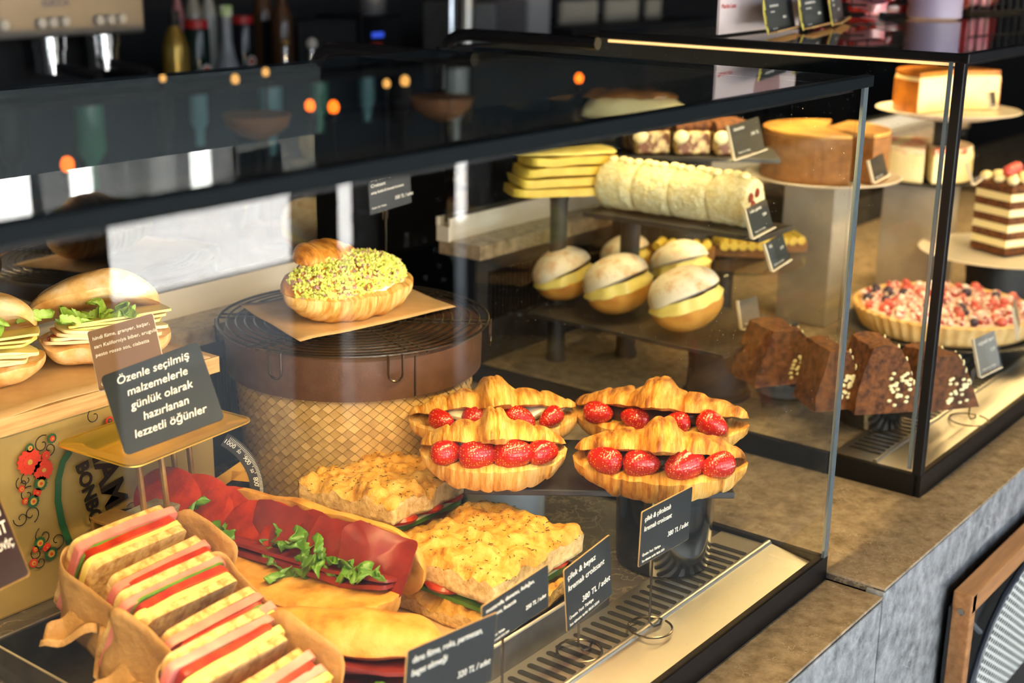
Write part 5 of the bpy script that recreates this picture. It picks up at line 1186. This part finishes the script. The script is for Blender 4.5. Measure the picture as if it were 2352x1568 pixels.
for px, py, r_, lb in ((716, 100, .013, 'round white knob ornament before the till printer'), (655, 98, .010, 'small copper-coloured ball beside the dark bottle')):
    q = pb(px, py, 1.75); t = thing('coffee_tamper', lb, 'tamper', (q.x, 1.75, BT))
    MB().ball((0, 0, q.z-BT), r_, 16, 10).obj('knob', WHITEP if px > 700 else GOLDD, t); MB().lathe([(.022, 0), (.022, .012), (.008, .03), (.006, q.z-BT)], 20).obj('tamper_base', CHROME, t)
bx('till_printer', 'black till printer behind the near case', 'printer', 688, 822, 52, 130, BLACKM)
bx('grinder', 'black appliance with a small blue screen behind the near case', 'grinder', 828, 925, 38, 130, BLACK)
q = pb(868, 80, YB-.003); o = MB().box((0, 0, 0), (.04, .003, .012)).obj('blue_screen', mat('screen_blue', (.04, .10, .75), emit=.8), bpy.data.objects['grinder'], smooth=False); o.location = q-Vector(bpy.data.objects['grinder'].location)
q = pb(866, 103, YB-.003); o = MB().box((0, 0, 0), (.034, .003, .010)).obj('red_sticker', INKR, bpy.data.objects['grinder'], smooth=False); o.location = q-Vector(bpy.data.objects['grinder'].location)
q = pb(866, 38, 2.0); t = thing('bean_hopper', 'grey translucent hopper dome on top of the black appliance', 'hopper', (q.x, 2.02, q.z)); MB().lathe([(.035, 0), (.038, .03), (.040, .06), (.036, .075), (0, .078)], 32).obj('dome', mat('grey_plastic', (.12, .12, .13), rough=.25), t)
for i, (px, w_, yt, m_, lb) in enumerate(((968, 22, -40, CHROME, 'tall slim steel cylinder left of the other steel cylinder'), (1005, 38, -40, STEEL, 'tall wide steel cylinder behind the case corner'))):
    q = pb(px, yt); s_ = (q-CAM).dot(fw)/FPX; t = thing('steel_cylinder', lb, 'canister', (q.x, YB-.1, BT)); MB().lathe([(w_/2*s_, 0), (w_/2*s_, q.z-BT), (w_/2*s_*.9, q.z-BT+.004), (0, q.z-BT+.004)], 28).obj('tube_body', m_, t)
BOXG = mat('grey_carton', (.20, .19, .18), (.26, .25, .24), scale=12, rough=.7); BOXW = mat('white_carton', (.46, .45, .44), rough=.6); BOXC = mat('cream_panel', (.50, .44, .34), rough=.6)
bx('carton', 'grey carton on the back counter left of the white one', 'box', 1072, 1140, 10, 130, BOXG); bx('carton', 'darker grey carton touching the white carton', 'box', 1144, 1208, 0, 130, mat('dark_grey_carton', (.13, .12, .12), rough=.7))
bx('carton', 'tall white carton on the back counter', 'box', 1216, 1262, -20, 130, BOXW)
bx('cream_box', 'wider cream panel on the dark back shelf', 'panel', 1292, 1372, 4, 66, BOXC, zb=None, dep_=.02, y=2.05); bx('cream_box', 'second cream panel further right on the dark back shelf', 'panel', 1396, 1466, 0, 56, BOXC, zb=None, dep_=.02, y=2.05)
bx('cream_box', 'narrow cream panel furthest right on the dark back shelf', 'panel', 1490, 1518, 0, 52, BOXC, zb=None, dep_=.02, y=2.05)
bx('back_shelf', 'black shelf under the cream panels', 'shelf', 1320, 1640, 66, 90, BLACKM, y=1.9, dep_=.4)
# upper shelf and hanging bulbs over the back bar (seen mirrored in the case top)
def rf(px, py, t_):
    q = P(px, py, 'z', H-.0015); d_ = (q-CAM).normalized(); d_.z = -d_.z; return q+d_*t_
BULB = mat('glowing_bulb', (1.0, .16, .01), emit=5); BULBY = mat('glowing_bulb_yellow', (1.0, .5, .12), emit=1.6)
for i, (px, py, r_, m_) in enumerate(((712, 243, 0.010, BULB), (766, 246, 0.011, BULB), (540, 182, .009, BULBY), (610, 166, .008, BULBY), (374, 180, 0.007, BULBY), (888, 192, 0.008, BULBY), (930, 186, .010, BULBY), (1330, 180, 0.009, BULB), (155, 378, 0.012, BULB))):
    q = rf(px, py, 1.7); t = thing('pendant_bulb', 'small pendant bulb hanging over the back bar, mirrored in the case top', 'pendant lamp', q, group='pendant bulbs over the back bar')
    MB().ball((0, 0, 0), (r_, r_, r_*1.25), 14, 10).obj('bulb', m_, t); MB().lathe([(r_*.6, r_), (r_*.6, r_*2.4), (0, r_*2.4)], 14).obj('socket', BLACKM, t); MB().tube([(0, 0, r_*2.3), (0, 0, CZ-q.z)], .0025, 5).obj('cord', BLACKM, t)
for i, (px, py) in enumerate(((590, 262), (1015, 222))):
    q = rf(px, py, 1.75); t = thing('dome_lamp', 'brown dome shaded pendant lamp over the back bar', 'pendant lamp', q, group='dome lamps over the back bar')
    MB().lathe([(.065, 0), (.058, .022), (.035, .040), (.008, .050), (0, .051)], 36).obj('shade', mat('rust_shade', (.30, .14, .06), rough=.5), t); MB().tube([(0, 0, .05), (0, 0, CZ-q.z)], .003, 5).obj('cord', BLACKM, t)
sh = struct(MB().box((1.0, 2.66, .78), (5.5, .10, .55)).obj('trim_21', WALLB, smooth=False))
shf = tag(MB().box((1.0, 2.53, .80), (4.6, .18, .02)).obj('wall_shelf', BLACKM, smooth=False), 'dark shelf of glasses and green bottles on the back wall', 'shelf')
GRN = mat('green_bottle_glass', (.10, .30, .20), rough=.15); TEA = mat('teal_jar', (.16, .34, .36), rough=.2); PALE = mat('pale_glass', (.42, .48, .46), rough=.2)
rs3 = random.Random(8)
proto = thing('shelf_bottle', 'bottle or jar standing on the dark wall shelf, mirrored in the case top', 'bottle', (-.9, 2.52, .81), group='bottles on the wall shelf')
MB().lathe([(.028, 0), (.030, .01), (.030, .11), (.012, .15), (.011, .20), (0, .20)], 20).obj('glass_body', GRN, proto)
for i in range(16):
    t = thing('shelf_bottle', 'bottle or jar standing on the dark wall shelf, mirrored in the case top', 'bottle', (-.75+.21*i+rs3.uniform(-.05, .05), 2.52, .81), group='bottles on the wall shelf'); k_ = rs3.uniform(.8, 1.5)
    MB().lathe([(.028*k_, 0), (.030*k_, .01), (.030*k_, .10*k_), (.014, .13*k_), (.013, .18*k_), (0, .18*k_)], 18).obj('glass_body', (GRN, TEA, PALE, BLACKM)[rs3.randrange(4)], t)
